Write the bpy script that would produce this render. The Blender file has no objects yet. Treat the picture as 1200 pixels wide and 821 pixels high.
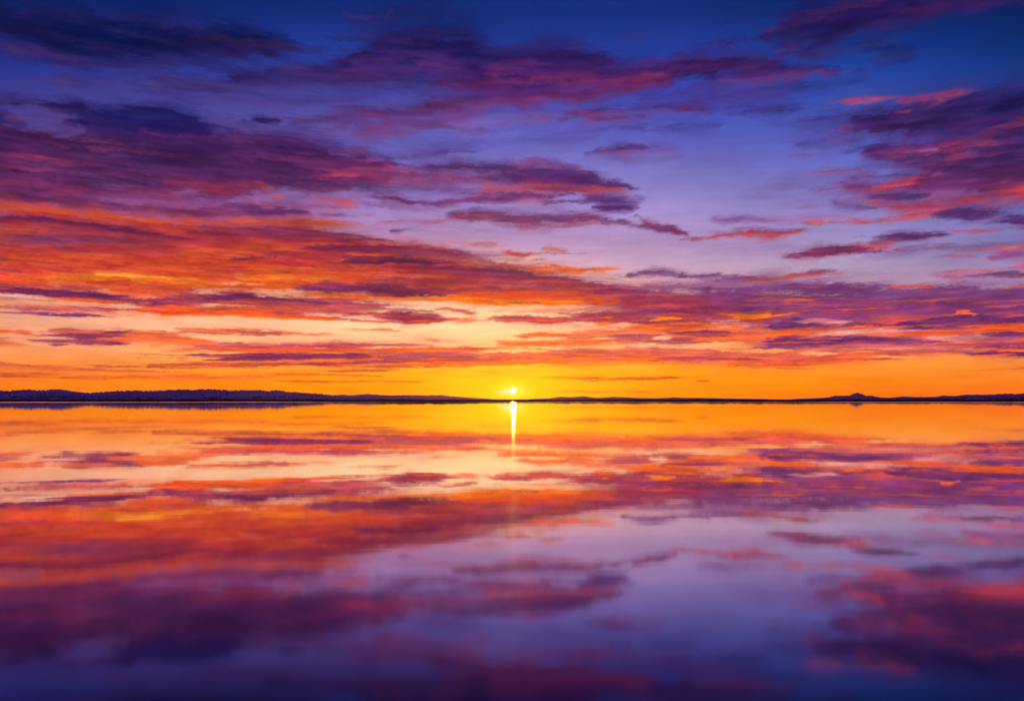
# Sunset over a mirror-calm tidal flat: sky dome, low far shore, distant ranges, sun and still water.
import bpy, math, random
import numpy as np

scene = bpy.context.scene
PHOTO_F = 1040/1200            # focal length in frame widths
PITCH = math.radians(-11)      # the lens looks down over the water ...
CAM_Z = 12.0
cam_data = bpy.data.cameras.new('camera')
cam_data.sensor_width = 36.0
cam_data.lens = 36.0*PHOTO_F
cam_data.shift_y = (57.0 + 1040*math.tan(-PITCH))/1200   # ... and its rising front brings the horizon back up
cam_data.clip_start = .5
cam_data.clip_end = 200000
cam = bpy.data.objects.new('camera', cam_data)
scene.collection.objects.link(cam)
cam.location = (0, 0, CAM_Z)
cam.rotation_euler = (math.radians(90)+PITCH, 0, 0)
scene.camera = cam

SUN_EL = .56                   # degrees above the horizon; azimuth 0 = +Y
SUN_AZ = .09
world = bpy.data.worlds.new('World'); scene.world = world; world.use_nodes = True
wn = world.node_tree.nodes; wl = world.node_tree.links; wn.clear()
sky_tex = wn.new('ShaderNodeTexSky'); sky_tex.sky_type = 'NISHITA'; sky_tex.sun_disc = False
sky_tex.sun_elevation = math.radians(SUN_EL); sky_tex.sun_rotation = math.radians(SUN_AZ)
bg = wn.new('ShaderNodeBackground'); bg.inputs['Strength'].default_value = .05
wo = wn.new('ShaderNodeOutputWorld')
wl.new(sky_tex.outputs[0], bg.inputs[0]); wl.new(bg.outputs[0], wo.inputs[0])

sun_data = bpy.data.lights.new('sun_light', 'SUN')
sun_data.energy = SUN_ENERGY = 2.0; sun_data.angle = math.radians(.22); sun_data.color = (1, .55, .1)
sun_lamp = bpy.data.objects.new('sun_light', sun_data); scene.collection.objects.link(sun_lamp)
sun_lamp.rotation_euler = (math.radians(90-SUN_EL), 0, math.radians(180-SUN_AZ))

scene.view_settings.view_transform = 'Standard'; scene.view_settings.look = 'None'
scene.view_settings.exposure = 0; scene.view_settings.gamma = 1
scene.render.engine = 'CYCLES'
scene.cycles.max_bounces = 6

def tag(o, label=None, cat=None, kind=None, group=None):
    if label: o['label'] = label
    if cat: o['category'] = cat
    if kind: o['kind'] = kind
    if group: o['group'] = group
    return o

def new_mesh(name, verts, faces, mat, parent=None):
    me = bpy.data.meshes.new(name); me.from_pydata(verts, [], faces); me.update()
    o = bpy.data.objects.new(name, me); scene.collection.objects.link(o)
    if mat: me.materials.append(mat)
    if parent: o.parent = parent
    return o

def grid_mesh(name, P, mat):
    """P: rows x columns x 3 array."""
    r, c = P.shape[:2]
    idx = np.arange(r*c).reshape(r, c)
    q = np.stack([idx[:-1, :-1], idx[:-1, 1:], idx[1:, 1:], idx[1:, :-1]], -1).reshape(-1, 4)
    me = bpy.data.meshes.new(name)
    me.vertices.add(r*c); me.vertices.foreach_set('co', P.astype(np.float32).ravel())
    me.loops.add(q.size); me.loops.foreach_set('vertex_index', q.astype(np.int32).ravel())
    me.polygons.add(len(q)); me.polygons.foreach_set('loop_start', np.arange(0, q.size, 4, dtype=np.int32))
    me.polygons.foreach_set('loop_total', np.full(len(q), 4, dtype=np.int32))
    me.update(calc_edges=True); me.materials.append(mat)
    o = bpy.data.objects.new(name, me); scene.collection.objects.link(o)
    return o

def material(name):
    m = bpy.data.materials.new(name); m.use_nodes = True
    m.node_tree.nodes.clear()
    return m, m.node_tree.nodes, m.node_tree.links

BUMP_LONG, BUMP_SHORT, ROUGH0, ROUGH1 = .02, .0004, .012, .03
PROF_LEFT = """-62,0 -55,.3 -48,.55 -44,.4 -40,.7 -37,.62 -34,.8 -31.5,.7 -29.47,0.553 -29.15,0.509 -28.64,0.572 -28.31,0.606 -28.02,0.584 -27.60,0.559 -27.17,0.589 -26.95,0.609 -26.74,0.648 -26.52,0.611 -26.10,0.547 -25.67,0.454 -25.23,0.408 -25.01,0.394 -24.70,0.433 -24.34,0.468 -23.88,0.509 -23.43,0.520 -22.97,0.551 -22.51,0.538 -21.82,0.516 -21.12,0.544 -20.64,0.595 -19.93,0.622 -19.45,0.564 -18.73,0.627 -18.24,0.639 -17.66,0.591 -17.27,0.531 -16.77,0.583 -16.28,0.559 -15.78,0.586 -15.28,0.511 -14.52,0.564 -14.02,0.488 -13.26,0.413 -12.49,0.362 -11.72,0.322 -11.20,0.260 -10.68,0.287 -10.16,0.235 -9.37,0.314 -8.58,0.299 -7.79,0.236 -6.99,0.263 -6.19,0.248 -5.39,0.238 -4.58,0.264 -3.78,0.185 -2.97,0.122 -2.16,0.069 -1.08,0.005"""
PROF_MID = """1.08,0.005 2.43,0.058 2.97,0.154 3.78,0.122 4.53,0.185 5.39,0.079 6.35,0.153 7.26,0.121 8.06,0.079 9.11,0.058 10.16,0.120 10.95,0.089 12.25,0.078 13.53,0.036 15.81,0.010"""
PROF_PEAK = """17.30,0.010 18.76,0.075 19.34,0.125 19.62,0.215 19.96,0.224 20.43,0.224 20.66,0.342 20.89,0.406 21.23,0.311 21.37,0.222 21.70,0.222 22.08,0.123 22.78,0.073 23.56,0.010"""
PROF_RIGHT = """22.09,0.015 22.78,0.103 23.46,0.170 23.91,0.141 24.59,0.140 25.25,0.168 25.47,0.225 26.12,0.205 26.68,0.308 26.98,0.279 27.62,0.277 28.04,0.304 28.46,0.350 29.08,0.334 29.49,0.369 31,.5 33,.62 36,.5 40,.66 45,.4 52,.3 60,0"""
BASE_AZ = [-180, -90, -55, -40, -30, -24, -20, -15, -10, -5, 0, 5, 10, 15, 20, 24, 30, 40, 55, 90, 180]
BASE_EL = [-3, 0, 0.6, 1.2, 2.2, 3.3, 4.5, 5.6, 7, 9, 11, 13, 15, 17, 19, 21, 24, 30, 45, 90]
BASE_RGB = [  # unseen sector behind the camera brightened to lavender to light the mountains
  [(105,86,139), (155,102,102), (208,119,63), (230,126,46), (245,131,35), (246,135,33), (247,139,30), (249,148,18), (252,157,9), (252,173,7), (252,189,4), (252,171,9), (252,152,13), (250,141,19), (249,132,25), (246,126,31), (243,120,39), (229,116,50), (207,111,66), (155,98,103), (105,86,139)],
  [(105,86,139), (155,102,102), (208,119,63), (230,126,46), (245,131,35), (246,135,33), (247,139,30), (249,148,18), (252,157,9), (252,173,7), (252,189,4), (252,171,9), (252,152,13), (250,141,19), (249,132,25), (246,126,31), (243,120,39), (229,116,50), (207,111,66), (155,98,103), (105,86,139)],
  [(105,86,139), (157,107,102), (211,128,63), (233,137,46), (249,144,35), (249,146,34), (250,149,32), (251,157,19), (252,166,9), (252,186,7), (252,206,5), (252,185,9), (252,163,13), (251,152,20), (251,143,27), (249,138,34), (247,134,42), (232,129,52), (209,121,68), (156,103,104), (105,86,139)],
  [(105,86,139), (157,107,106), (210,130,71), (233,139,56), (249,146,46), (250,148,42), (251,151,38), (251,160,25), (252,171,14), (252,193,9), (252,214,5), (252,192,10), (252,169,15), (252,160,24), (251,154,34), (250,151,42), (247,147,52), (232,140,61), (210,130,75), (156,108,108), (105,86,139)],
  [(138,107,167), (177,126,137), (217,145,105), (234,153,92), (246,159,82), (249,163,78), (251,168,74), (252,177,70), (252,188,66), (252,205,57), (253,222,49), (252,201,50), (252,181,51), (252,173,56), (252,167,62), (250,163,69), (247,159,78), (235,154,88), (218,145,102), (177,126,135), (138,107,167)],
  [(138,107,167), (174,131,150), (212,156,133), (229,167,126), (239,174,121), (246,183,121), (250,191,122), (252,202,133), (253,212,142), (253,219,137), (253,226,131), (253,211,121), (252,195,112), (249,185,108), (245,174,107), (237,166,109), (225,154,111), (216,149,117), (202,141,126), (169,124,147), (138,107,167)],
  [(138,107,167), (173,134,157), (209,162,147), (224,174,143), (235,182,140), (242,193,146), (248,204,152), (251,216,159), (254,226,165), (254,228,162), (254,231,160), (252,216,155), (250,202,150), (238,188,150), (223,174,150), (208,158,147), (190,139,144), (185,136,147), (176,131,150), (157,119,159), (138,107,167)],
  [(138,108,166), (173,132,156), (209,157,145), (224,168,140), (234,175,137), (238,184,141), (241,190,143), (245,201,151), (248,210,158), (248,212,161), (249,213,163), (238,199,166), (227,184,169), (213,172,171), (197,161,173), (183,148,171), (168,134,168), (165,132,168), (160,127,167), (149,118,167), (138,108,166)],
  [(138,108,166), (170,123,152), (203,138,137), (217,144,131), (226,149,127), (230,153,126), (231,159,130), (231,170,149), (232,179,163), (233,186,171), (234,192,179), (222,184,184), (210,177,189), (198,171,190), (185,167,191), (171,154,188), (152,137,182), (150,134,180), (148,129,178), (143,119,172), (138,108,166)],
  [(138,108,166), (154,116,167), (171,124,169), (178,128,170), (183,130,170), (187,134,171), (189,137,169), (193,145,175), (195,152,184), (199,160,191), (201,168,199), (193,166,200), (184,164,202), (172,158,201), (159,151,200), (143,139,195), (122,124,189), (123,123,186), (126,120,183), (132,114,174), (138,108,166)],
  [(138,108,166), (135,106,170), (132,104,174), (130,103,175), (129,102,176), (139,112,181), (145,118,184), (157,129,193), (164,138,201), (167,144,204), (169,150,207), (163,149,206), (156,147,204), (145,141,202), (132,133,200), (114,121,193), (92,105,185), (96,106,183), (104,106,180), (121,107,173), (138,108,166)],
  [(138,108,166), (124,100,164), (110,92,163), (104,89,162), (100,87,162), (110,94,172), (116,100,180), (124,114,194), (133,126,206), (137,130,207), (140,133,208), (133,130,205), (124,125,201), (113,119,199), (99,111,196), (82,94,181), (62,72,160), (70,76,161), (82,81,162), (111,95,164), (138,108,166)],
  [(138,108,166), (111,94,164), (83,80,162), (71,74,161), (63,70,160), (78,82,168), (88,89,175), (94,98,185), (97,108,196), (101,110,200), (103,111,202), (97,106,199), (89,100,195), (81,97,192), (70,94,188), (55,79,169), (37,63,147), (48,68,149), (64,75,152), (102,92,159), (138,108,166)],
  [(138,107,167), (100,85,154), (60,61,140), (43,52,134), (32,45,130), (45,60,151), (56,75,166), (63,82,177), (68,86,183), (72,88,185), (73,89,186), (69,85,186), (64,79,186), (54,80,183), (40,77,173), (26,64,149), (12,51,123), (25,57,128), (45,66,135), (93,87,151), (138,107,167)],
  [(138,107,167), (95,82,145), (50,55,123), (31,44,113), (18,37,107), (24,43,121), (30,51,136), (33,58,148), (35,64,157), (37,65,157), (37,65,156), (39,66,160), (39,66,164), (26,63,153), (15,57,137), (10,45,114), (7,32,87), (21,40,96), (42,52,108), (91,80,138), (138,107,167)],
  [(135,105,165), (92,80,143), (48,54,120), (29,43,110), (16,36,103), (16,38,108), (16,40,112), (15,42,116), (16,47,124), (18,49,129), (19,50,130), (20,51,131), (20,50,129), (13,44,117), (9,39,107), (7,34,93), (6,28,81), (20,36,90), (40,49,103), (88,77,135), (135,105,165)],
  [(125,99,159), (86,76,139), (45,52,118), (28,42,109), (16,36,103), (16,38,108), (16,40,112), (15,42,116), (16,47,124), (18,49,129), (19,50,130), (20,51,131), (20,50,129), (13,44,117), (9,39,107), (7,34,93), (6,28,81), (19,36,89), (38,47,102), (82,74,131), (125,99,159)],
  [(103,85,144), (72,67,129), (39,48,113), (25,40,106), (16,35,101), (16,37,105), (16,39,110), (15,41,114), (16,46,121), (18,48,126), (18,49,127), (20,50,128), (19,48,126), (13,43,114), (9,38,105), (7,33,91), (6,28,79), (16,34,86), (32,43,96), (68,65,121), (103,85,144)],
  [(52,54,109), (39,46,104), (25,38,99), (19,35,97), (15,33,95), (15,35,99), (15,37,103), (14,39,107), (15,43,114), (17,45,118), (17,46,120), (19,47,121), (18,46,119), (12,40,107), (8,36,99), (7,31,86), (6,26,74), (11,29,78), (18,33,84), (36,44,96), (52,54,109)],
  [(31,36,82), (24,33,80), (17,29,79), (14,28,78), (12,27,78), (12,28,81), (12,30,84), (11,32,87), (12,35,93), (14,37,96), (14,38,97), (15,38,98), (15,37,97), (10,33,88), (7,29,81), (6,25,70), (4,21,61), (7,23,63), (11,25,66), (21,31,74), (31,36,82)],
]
STREAKS = """
7,28,100 35,28,105 0.97 .75 1|-41.67,16.18,0.313 -29.94,18.6,0.58 -27.67,18.62,0.932 -25.31,18.54,1.04 -22.84,18.42,1.19 -20.66,18.91,1.34 -18.43,19.16,1.35 -15.69,19.18,1.09 -13.34,19.13,0.645 -11.43,19.02,0.186
70,35,125 80,40,130 .5 1 1|-26.61,17.53,0.228 -24.61,17.35,0.349 -22.52,17.3,0.315 -19.41,17.88,0.358 -16.65,18.54,0.32 -14.3,18.9,0.201
60,38,125 70,40,130 .45 1 1|-41.83,15.07,0.237 -30.08,17.37,0.442 -27.78,17.58,0.488 -25.82,17.49,0.421 -23.99,17.36,0.195
48,45,140 55,45,140 .4 1 1|-27.06,17.02,0.115 -26.05,17.2,0.23 -24.81,17.4,0.155
60,42,130 78,48,135 .75 .9 1|-22.37,16.53,0.16 -20.39,16.79,0.525 -18.13,16.92,0.572 -15.35,17.12,0.62 -12.95,17.5,0.705 -10.03,17.75,0.751 -8.051,17.88,0.753 -6.056,17.96,0.336
35,30,112 60,35,120 0.74 .75 1|-17.66,17.13,0.139 -15.79,17.49,0.377 -13.41,17.79,0.473 -11,17.99,0.476 -8.536,18.2,0.477
35,28,110 75,38,125 0.92 .75 1.2|-11.01,17.74,0.382 -9.516,18.31,1.43 -7.521,18.98,1.98 -5.527,19.21,2.17 -3.529,18.85,2 -1.517,18.46,1.63 1.012,18.21,1.25 3.036,18.03,0.677
45,40,130 45,40,130 .4 1 1|-5.007,20.2,0.241 -3.012,20.01,0.323 -0.503,19.79,0.244 0.5041,19.21,0.206
48,24,105 60,28,110 0.97 .75 1|-4.05,17.75,0.486 -2.026,17.95,0.776 0,18.13,1.06 2.021,18.62,1.24 4.037,18.51,0.957 6.057,17.91,0.625 9.039,17.92,0.479 11.46,18.37,0.472 12.91,18.36,0.188
120,40,120 150,45,120 .8 .9 1|-10.1,15.84,0.216 -8.108,16.1,0.432 -6.093,16.42,0.518 -3.557,16.91,0.601 -1.017,17.11,0.471 2.032,17.23,0.385 4.562,17.32,0.34 7.066,17.54,0.295 9.542,17.65,0.251 11.49,17.79,0.124
165,45,108 180,50,110 .6 .9 1|-6.605,16.06,0.13 -4.072,16.39,0.217 -1.527,16.72,0.216 1.018,16.9,0.172 3.554,17.08,0.128 5.569,17.29,0.085
110,42,125 160,48,118 .85 .9 1|-11.12,15.19,0.174 -9.631,15.25,0.349 -7.628,15.42,0.394 -5.606,15.61,0.307 -3.57,15.96,0.175
165,85,165 175,95,175 .5 1 1|-6.627,15.19,0.176 -4.085,15.51,0.352 -1.022,15.86,0.395 1.531,16.11,0.349 3.563,16.48,0.173
50,26,110 80,35,120 0.97 .75 1|8.539,18.11,0.383 10.5,18.26,0.853 11.95,18.34,0.848 13.87,18.13,0.657 15.78,17.74,0.469 17.64,17.54,0.28 19.68,17.38,0.0923
140,45,115 178,58,118 .7 .9 1|10.04,17.58,0.0837 11.5,17.67,0.166 13.43,17.46,0.248 15.09,17.47,0.206 17.17,17.58,0.122 19.22,17.46,0.0482
42,25,105 60,32,115 0.89 .75 1|12.86,19.25,0.136 14.27,19.46,0.639 16.12,19.62,1.17 17.93,19.75,1.34 19.7,19.94,1.23 21.86,19.97,0.951 24.36,19.93,0.679 27.56,19.72,0.498 30.58,19.33,0.325 42.11,16.82,0.175
52,32,118 60,35,125 0.74 .75 1|14.32,18.58,0.186 15.72,18.71,0.552 17.55,18.74,0.546 19.34,18.83,0.36
25,38,122 25,40,125 0.74 .75 1|19.79,18.78,0.269 20.92,18.34,0.629 22.02,18.06,0.538 22.88,18.03,0.178
110,45,120 110,45,120 .4 1 1|14.01,19.91,0.0787 15.18,19.85,0.157 16.33,19.91,0.0778
120,45,115 120,45,115 .35 1 1|-8.54,20.9,0.0589 -7.705,20.98,0.118 -6.868,21.05,0.0589
90,45,125 90,45,125 .3 1 1|6.006,20.01,0.121 6.995,20.05,0.241 8.228,20,0.0801
75,36,120 165,50,110 .9 .7 1|1.737,15.76,0.0878 3.06,16.05,0.305 5.085,16.36,0.476 7.1,16.35,0.431 9.095,16.36,0.429 10.82,16.32,0.299 12.3,16.07,0.0854
165,45,110 175,55,112 .6 .9 1|1.839,15.76,0.0658 3.316,15.92,0.131 5.346,15.97,0.109 7.11,15.96,0.0651
58,50,150 62,55,155 .6 1 1|11.81,16.18,0.128 13.25,16.26,0.339 14.7,16.04,0.423 16.35,16.05,0.252 17.28,16.05,0.0834
58,62,160 60,62,160 .4 1 1|8.63,15.38,0.219 10.62,15.38,0.435 12.58,15.19,0.216
62,60,160 70,62,160 .35 1 1|9.069,17.08,0.127 11.52,17.13,0.294 13.94,16.89,0.292 15.85,16.58,0.125
155,50,120 160,55,120 .65 1 1|-3.324,15.35,0.0662 -2.047,15.32,0.177 -0.9212,15.42,0.0663
170,70,145 180,80,150 .6 1 1|0,15.68,0.066 1.277,15.9,0.175 2.297,15.98,0.0656
85,66,160 90,70,165 .7 1 1.2|-8.686,13.7,0.135 -6.912,13.93,0.27 -5.128,14.16,0.45 -3.336,14.37,0.494 -2.053,14.52,0.179
70,52,145 70,52,145 .6 1 1|-5.13,14.07,0.09 -3.851,14.18,0.18 -2.26,14.38,0.135
70,42,130 110,55,140 .85 .9 1|4.006,14.04,0.0677 5.126,14.25,0.224 6.242,14.4,0.268 7.405,14.41,0.134 8.16,14.43,0.0445
130,75,165 140,85,170 .45 1 1|6.155,13.77,0.181 7.416,14.01,0.404 8.922,14.14,0.357 10.18,13.86,0.134
30,32,122 40,38,130 .9 .8 1|-15.73,15.42,0.0851 -14.83,15.48,0.256 -13.82,15.51,0.0643
88,52,145 115,55,140 .7 1 1.1|-15.71,15,0.257 -14.03,15.19,0.516 -12.32,15.55,0.517 -10.1,15.84,0.432 -8.108,16.1,0.346 -6.598,16.32,0.173
120,42,118 165,50,118 .8 .9 1|-12.83,15.09,0.173 -11.12,15.19,0.261 -9.13,15.36,0.349 -7.373,15.56,0.35 -5.857,15.69,0.175
22,28,112 30,30,112 0.97 .75 1|-26.47,14.98,0.0677 -25.64,15.12,0.276 -24.6,15.2,0.322 -23.29,15.31,0.0935
88,68,165 95,70,168 .35 1 1.3|-15.04,14.18,0.261 -10.15,14.66,0.617 -5.119,14.61,0.714 0,14.88,0.713 4.092,15.07,0.532 7.125,15.44,0.263
110,80,175 120,85,180 .28 1 1.3|-9.246,12,0.369 -4.136,12.26,0.649 1.037,11.91,0.748 5.177,11.64,0.654 8.255,11.33,0.373
150,105,190 160,110,190 .28 1 1.3|-9.304,10.27,0.378 -4.169,10.09,0.574 2.09,9.774,0.578 8.318,9.201,0.576 14.36,8.776,0.473 19.15,8.791,0.276
130,75,165 140,80,165 .28 1 1.3|13.23,11.84,0.182 16.61,11.79,0.538 19.9,11.31,0.709 22.59,11.2,0.61
72,60,155 85,62,155 .5 1 1.3|14.04,15.11,0.259 16.87,15.12,0.595 19.62,15.1,0.837 22.23,15.67,0.814 24.72,16.18,0.633 27.13,16.33,0.387
60,50,145 70,50,140 .5 1 1.3|5.072,17.01,0.342 10.06,16.95,0.677 14.89,16.82,0.666 18.59,16.84,0.408 21.22,17.37,0.318
70,58,150 85,60,150 .5 1 1.2|-27.98,15.75,0.31 -23.86,16.44,0.476 -19.52,16.43,0.491 -14.92,16.32,0.588 -10.07,16.78,0.509 -5.063,17.44,0.424
5,24,92 28,28,102 .9 .6 1|-41.71,15.92,0.234 -29.97,18.32,0.435 -27.7,18.4,0.518 -24.94,18.22,0.761 -22.43,18.24,0.775 -19.79,18.78,0.781 -17.07,19.14,0.709 -14.28,19.22,0.478 -12.39,19.2,0.161
28,24,100 60,32,112 .8 .6 1|-9.991,18.7,0.409 -8.002,19.41,0.974 -6.014,19.69,1.13 -4.023,19.42,0.981 -2.019,18.79,0.829 0,18.39,0.586 2.024,18.21,0.252
52,24,104 120,38,112 .85 .6 1|-5.059,17.65,0.338 -2.027,17.79,0.55 1.012,18.21,0.671 4.043,18.18,0.545 6.556,17.94,0.419 9.532,17.9,0.333
38,22,100 55,28,108 .8 .7 1|14.05,19.24,0.319 15.65,19.74,0.705 17.92,19.98,0.848 20.12,20.11,0.834 22.7,20.05,0.522 25.98,19.83,0.292
52,30,112 75,36,116 .8 .7 1.1|20.11,14.64,0.252 22.31,14.6,0.497 24.47,14.37,0.736 26.56,13.98,0.971 28.97,13.68,1.19 41.18,11.83,0.632
80,36,110 125,50,118 .98 .4 .5|-43.07,10.14,1.21 -31.44,11.8,2.31 -28.34,12.16,2.29 -24.21,12.51,2.2 -19.8,12.72,2.26 -15.11,13.04,1.86 -11.21,13.06,1.53 -8.706,13.06,0.908 -6.681,13.03,0.183
22,28,114 55,28,108 .95 .5 1|-25.22,14.33,0.122 -24.23,14.68,0.408 -22.73,14.8,0.7 -20.98,14.9,0.832 -19.18,14.98,0.757 -17.81,14.92,0.594 -16.66,14.84,0.342 -15.77,14.73,0.086
42,28,106 62,30,104 .9 .7 1.1|-42.27,11.97,0.454 -30.47,13.87,0.859 -28.14,14.18,0.994 -26.94,14.29,0.802 -25.79,14.39,0.526 -24.87,14.57,0.163
65,28,98 100,32,98 .75 .8 1|-42.4,11.11,0.292 -30.57,12.89,0.555 -28.24,13.14,0.646 -26.64,13.16,0.533 -24.99,13.26,0.249
130,38,98 140,40,98 .6 1 1|-27.52,14.42,0.0398 -27.12,14.43,0.0999 -26.68,14.44,0.0401
150,40,95 150,40,95 .6 1 1|-40.75,11.9,0.0424 -28.38,13.76,0.0799 -27.86,13.82,0.1 -27.46,13.83,0.0402
105,82,170 110,85,175 .7 1 1.4|-26.08,13.95,0.163 -25.22,14.29,0.366 -24.48,14.21,0.369 -23.86,14.07,0.165
120,90,180 120,90,180 .6 1 1|-25.69,13.67,0.0615 -24.94,13.8,0.165 -24.3,13.9,0.0619
205,45,92 205,45,92 .85 .9 1|-21.67,14.5,0.0334 -20.92,14.44,0.0755 -20.35,14.37,0.0843 -19.77,14.34,0.0423
160,38,95 160,38,95 .6 .9 1|-19.86,14.33,0.0339 -19,14.36,0.0851 -17.85,14.41,0.0856 -16.83,14.36,0.0431
145,38,98 160,48,100 .7 1 1|-42.48,10.51,0.168 -30.65,12.21,0.32 -28.32,12.41,0.367 -26.71,12.46,0.248 -24.62,12.63,0.126
150,95,175 155,100,178 .42 1 1.6|-23.72,13.22,0.168 -22.64,13.24,0.423 -21.34,13.1,0.598 -20.2,13.37,0.515 -19.05,13.63,0.215
135,82,160 140,85,165 .42 1 1.5|-26.34,12.05,0.209 -24.67,12.13,0.423 -22.98,11.77,0.517 -21.21,11.83,0.436 -19.38,12.23,0.219
150,72,135 150,72,135 .45 1 1.2|-27.58,11.84,0.249 -25.48,12.38,0.251 -23.33,12.84,0.212 -22,13.05,0.0852
68,32,108 85,36,112 .8 .8 1.2|-22.24,12.86,0.128 -20.89,13.14,0.429 -19.31,13.19,0.692 -17.43,13.76,0.867 -15.53,14.06,0.784 -13.61,14,0.704 -11.67,13.66,0.446
85,38,112 95,40,115 .75 .9 1.2|-24.59,12.01,0.0848 -23.59,12.31,0.341 -22.49,12.41,0.386 -21.71,12.26,0.13
70,32,108 70,32,108 .6 1 1.2|-21.61,12.4,0.129 -20.27,12.42,0.305 -18.44,12.47,0.352 -16.08,12.71,0.355 -13.67,12.94,0.268
125,45,108 150,55,112 .6 1 1|-42.64,9.348,0.213 -30.79,10.88,0.407 -28.45,11.09,0.499 -25.99,11.42,0.423 -23.45,11.3,0.346 -20.8,11.42,0.264
24,26,112 44,28,106 .85 .5 .8|-25.72,14.23,0.122 -24.24,14.56,0.327 -22.3,14.77,0.537 -20.09,14.9,0.586 -17.81,14.92,0.424 -16.19,14.83,0.129
58,28,100 90,36,104 .6 .6 .9|-42.42,10.93,0.251 -30.59,12.69,0.477 -26.67,12.92,0.576 -22.45,12.92,0.68 -17.92,13.38,0.696 -13.15,13.5,0.622 -9.201,13.32,0.316
215,48,80 215,55,80 .85 .9 1.1|-20.53,12.01,0.0656 -19.16,11.98,0.265 -17.78,11.85,0.312 -16.12,12,0.269 -14.58,12.17,0.135 -13.7,12.31,0.0451
245,90,60 250,95,55 .8 .9 1|-14.97,12.11,0.045 -14.53,12.13,0.113 -14.09,12.16,0.0452
245,95,60 250,100,55 .8 .9 1|-14.41,11.69,0.0454 -13.83,11.67,0.137 -13.09,11.66,0.0457
215,48,88 215,48,88 .8 .9 1|-20.99,11.28,0.044 -19.9,11.27,0.0887 -18.9,11.11,0.0716 -18.44,11.1,0.0359
175,140,215 175,140,215 .7 1 1.3|-19.66,11.42,0.0887 -18.88,11.47,0.223 -17.94,11.53,0.0894
180,150,220 180,150,220 .7 1 1.3|-17.03,11.14,0.0904 -15.93,11.2,0.227 -14.72,11.26,0.183 -13.76,11.13,0.0918
58,30,108 150,55,122 .9 .7 1.1|-15.78,13.7,0.7 -14.1,13.98,0.834 -12.39,14.07,0.839 -10.68,13.89,0.802 -8.939,13.64,0.584 -7.683,13.51,0.316 -6.672,13.4,0.0908
175,50,110 190,60,115 .7 .9 1|-11.21,13.06,0.0901 -9.204,13.23,0.226 -7.432,13.47,0.226 -6.416,13.5,0.0907
60,30,106 110,42,116 .8 .6 1|-16.51,13.47,0.35 -14.1,13.8,0.572 -11.67,13.75,0.578 -9.693,13.57,0.404 -7.687,13.37,0.136
228,58,80 230,65,85 .9 .8 1|-12.95,12.62,0.0541 -10.97,12.8,0.136 -8.709,12.97,0.136 -6.68,13.08,0.137 -4.639,12.94,0.115 -2.839,12.92,0.069 -1.55,12.93,0.046
100,75,165 105,80,170 .7 1 1.5|-10.98,12.44,0.0683 -9.737,12.35,0.229 -7.714,12.46,0.276 -5.165,12.24,0.278 -3.104,12.27,0.279 -2.07,12.37,0.0928
95,45,130 110,48,130 .6 1 1.2|-11.73,12.45,0.0681 -10.48,12.55,0.114 -9.476,12.63,0.0456
150,60,130 160,65,130 .6 1 1|-9.229,12.5,0.0915 -6.693,12.58,0.23 -4.13,12.67,0.23 -2.067,12.74,0.185
120,55,128 170,58,112 .62 .7 .8|-10.22,12.92,0.181 -6.687,12.81,0.412 -3.098,12.78,0.599 1.034,12.7,0.6 5.162,12.38,0.462 8.642,11.92,0.139
82,36,114 120,42,112 .8 .8 .8|-6.883,13.12,0.0911 -5.655,13.33,0.228 -3.604,13.51,0.364 -2.061,13.48,0.41 0,13.4,0.457 2.064,13.2,0.458 4.125,12.95,0.413 5.926,12.59,0.276 7.721,12.18,0.0923
175,45,108 165,45,108 .7 .9 1.2|-1.134,13.57,0.0683 0.2577,13.58,0.182 1.648,13.66,0.227 3.091,13.47,0.137 4.632,13.35,0.0684
85,36,112 90,38,114 .85 .8 1|-2.582,12.92,0.184 -0.5166,12.94,0.322 1.55,12.89,0.368 3.613,12.82,0.322 5.67,12.6,0.23 7.209,12.33,0.0922
242,72,76 242,75,72 .95 .7 1|-3.106,12.13,0.093 -1.554,12.24,0.186 0.5177,12.38,0.255 2.587,12.37,0.232 4.65,12.3,0.185 6.702,12.21,0.116 8.638,12.06,0.0461
92,42,120 84,40,118 .8 .8 .9|2.849,12,0.0699 4.399,11.93,0.186 5.946,11.71,0.373 7.482,11.63,0.372 8.496,11.74,0.139 9.153,11.77,0.0462
88,40,120 88,40,120 .9 .7 1.1|4.565,11.22,0.0941 5.699,11.25,0.188 7.237,11.26,0.187 8.355,11.38,0.0466
125,50,125 130,52,120 .85 .8 1.1|-10.26,11.87,0.069 -8.496,11.74,0.232 -6.462,11.56,0.28 -4.406,11.46,0.211 -2.075,11.72,0.187 0,11.87,0.234 2.591,11.9,0.14 4.141,11.93,0.0466
230,75,78 235,80,75 .85 .8 1|-12.16,11.66,0.055 -10.77,11.53,0.231 -9.265,11.44,0.232 -8.253,11.38,0.0699
230,100,120 235,110,125 .7 1 1.1|-0.2598,11.4,0.0942 1.143,11.49,0.235 2.594,11.58,0.0938
112,58,128 150,65,112 .9 .6 1|-4.575,10.66,0.0949 -2.861,10.82,0.285 -0.7812,10.74,0.38 1.302,10.64,0.381 3.382,10.72,0.38 5.196,10.6,0.285 7.006,10.28,0.095
190,65,105 190,65,105 .6 .9 1|0,10.21,0.0479 2.086,10.25,0.0956 4.165,10.38,0.143 6.235,10.25,0.0714
110,50,125 110,50,125 .85 .8 1|6.893,10.71,0.0472 7.508,10.69,0.0943 8.123,10.63,0.0377
150,55,115 135,50,115 .9 .7 1|7.363,10.37,0.0711 8.544,10.2,0.213 9.723,9.88,0.213 10.95,9.606,0.0569
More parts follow.
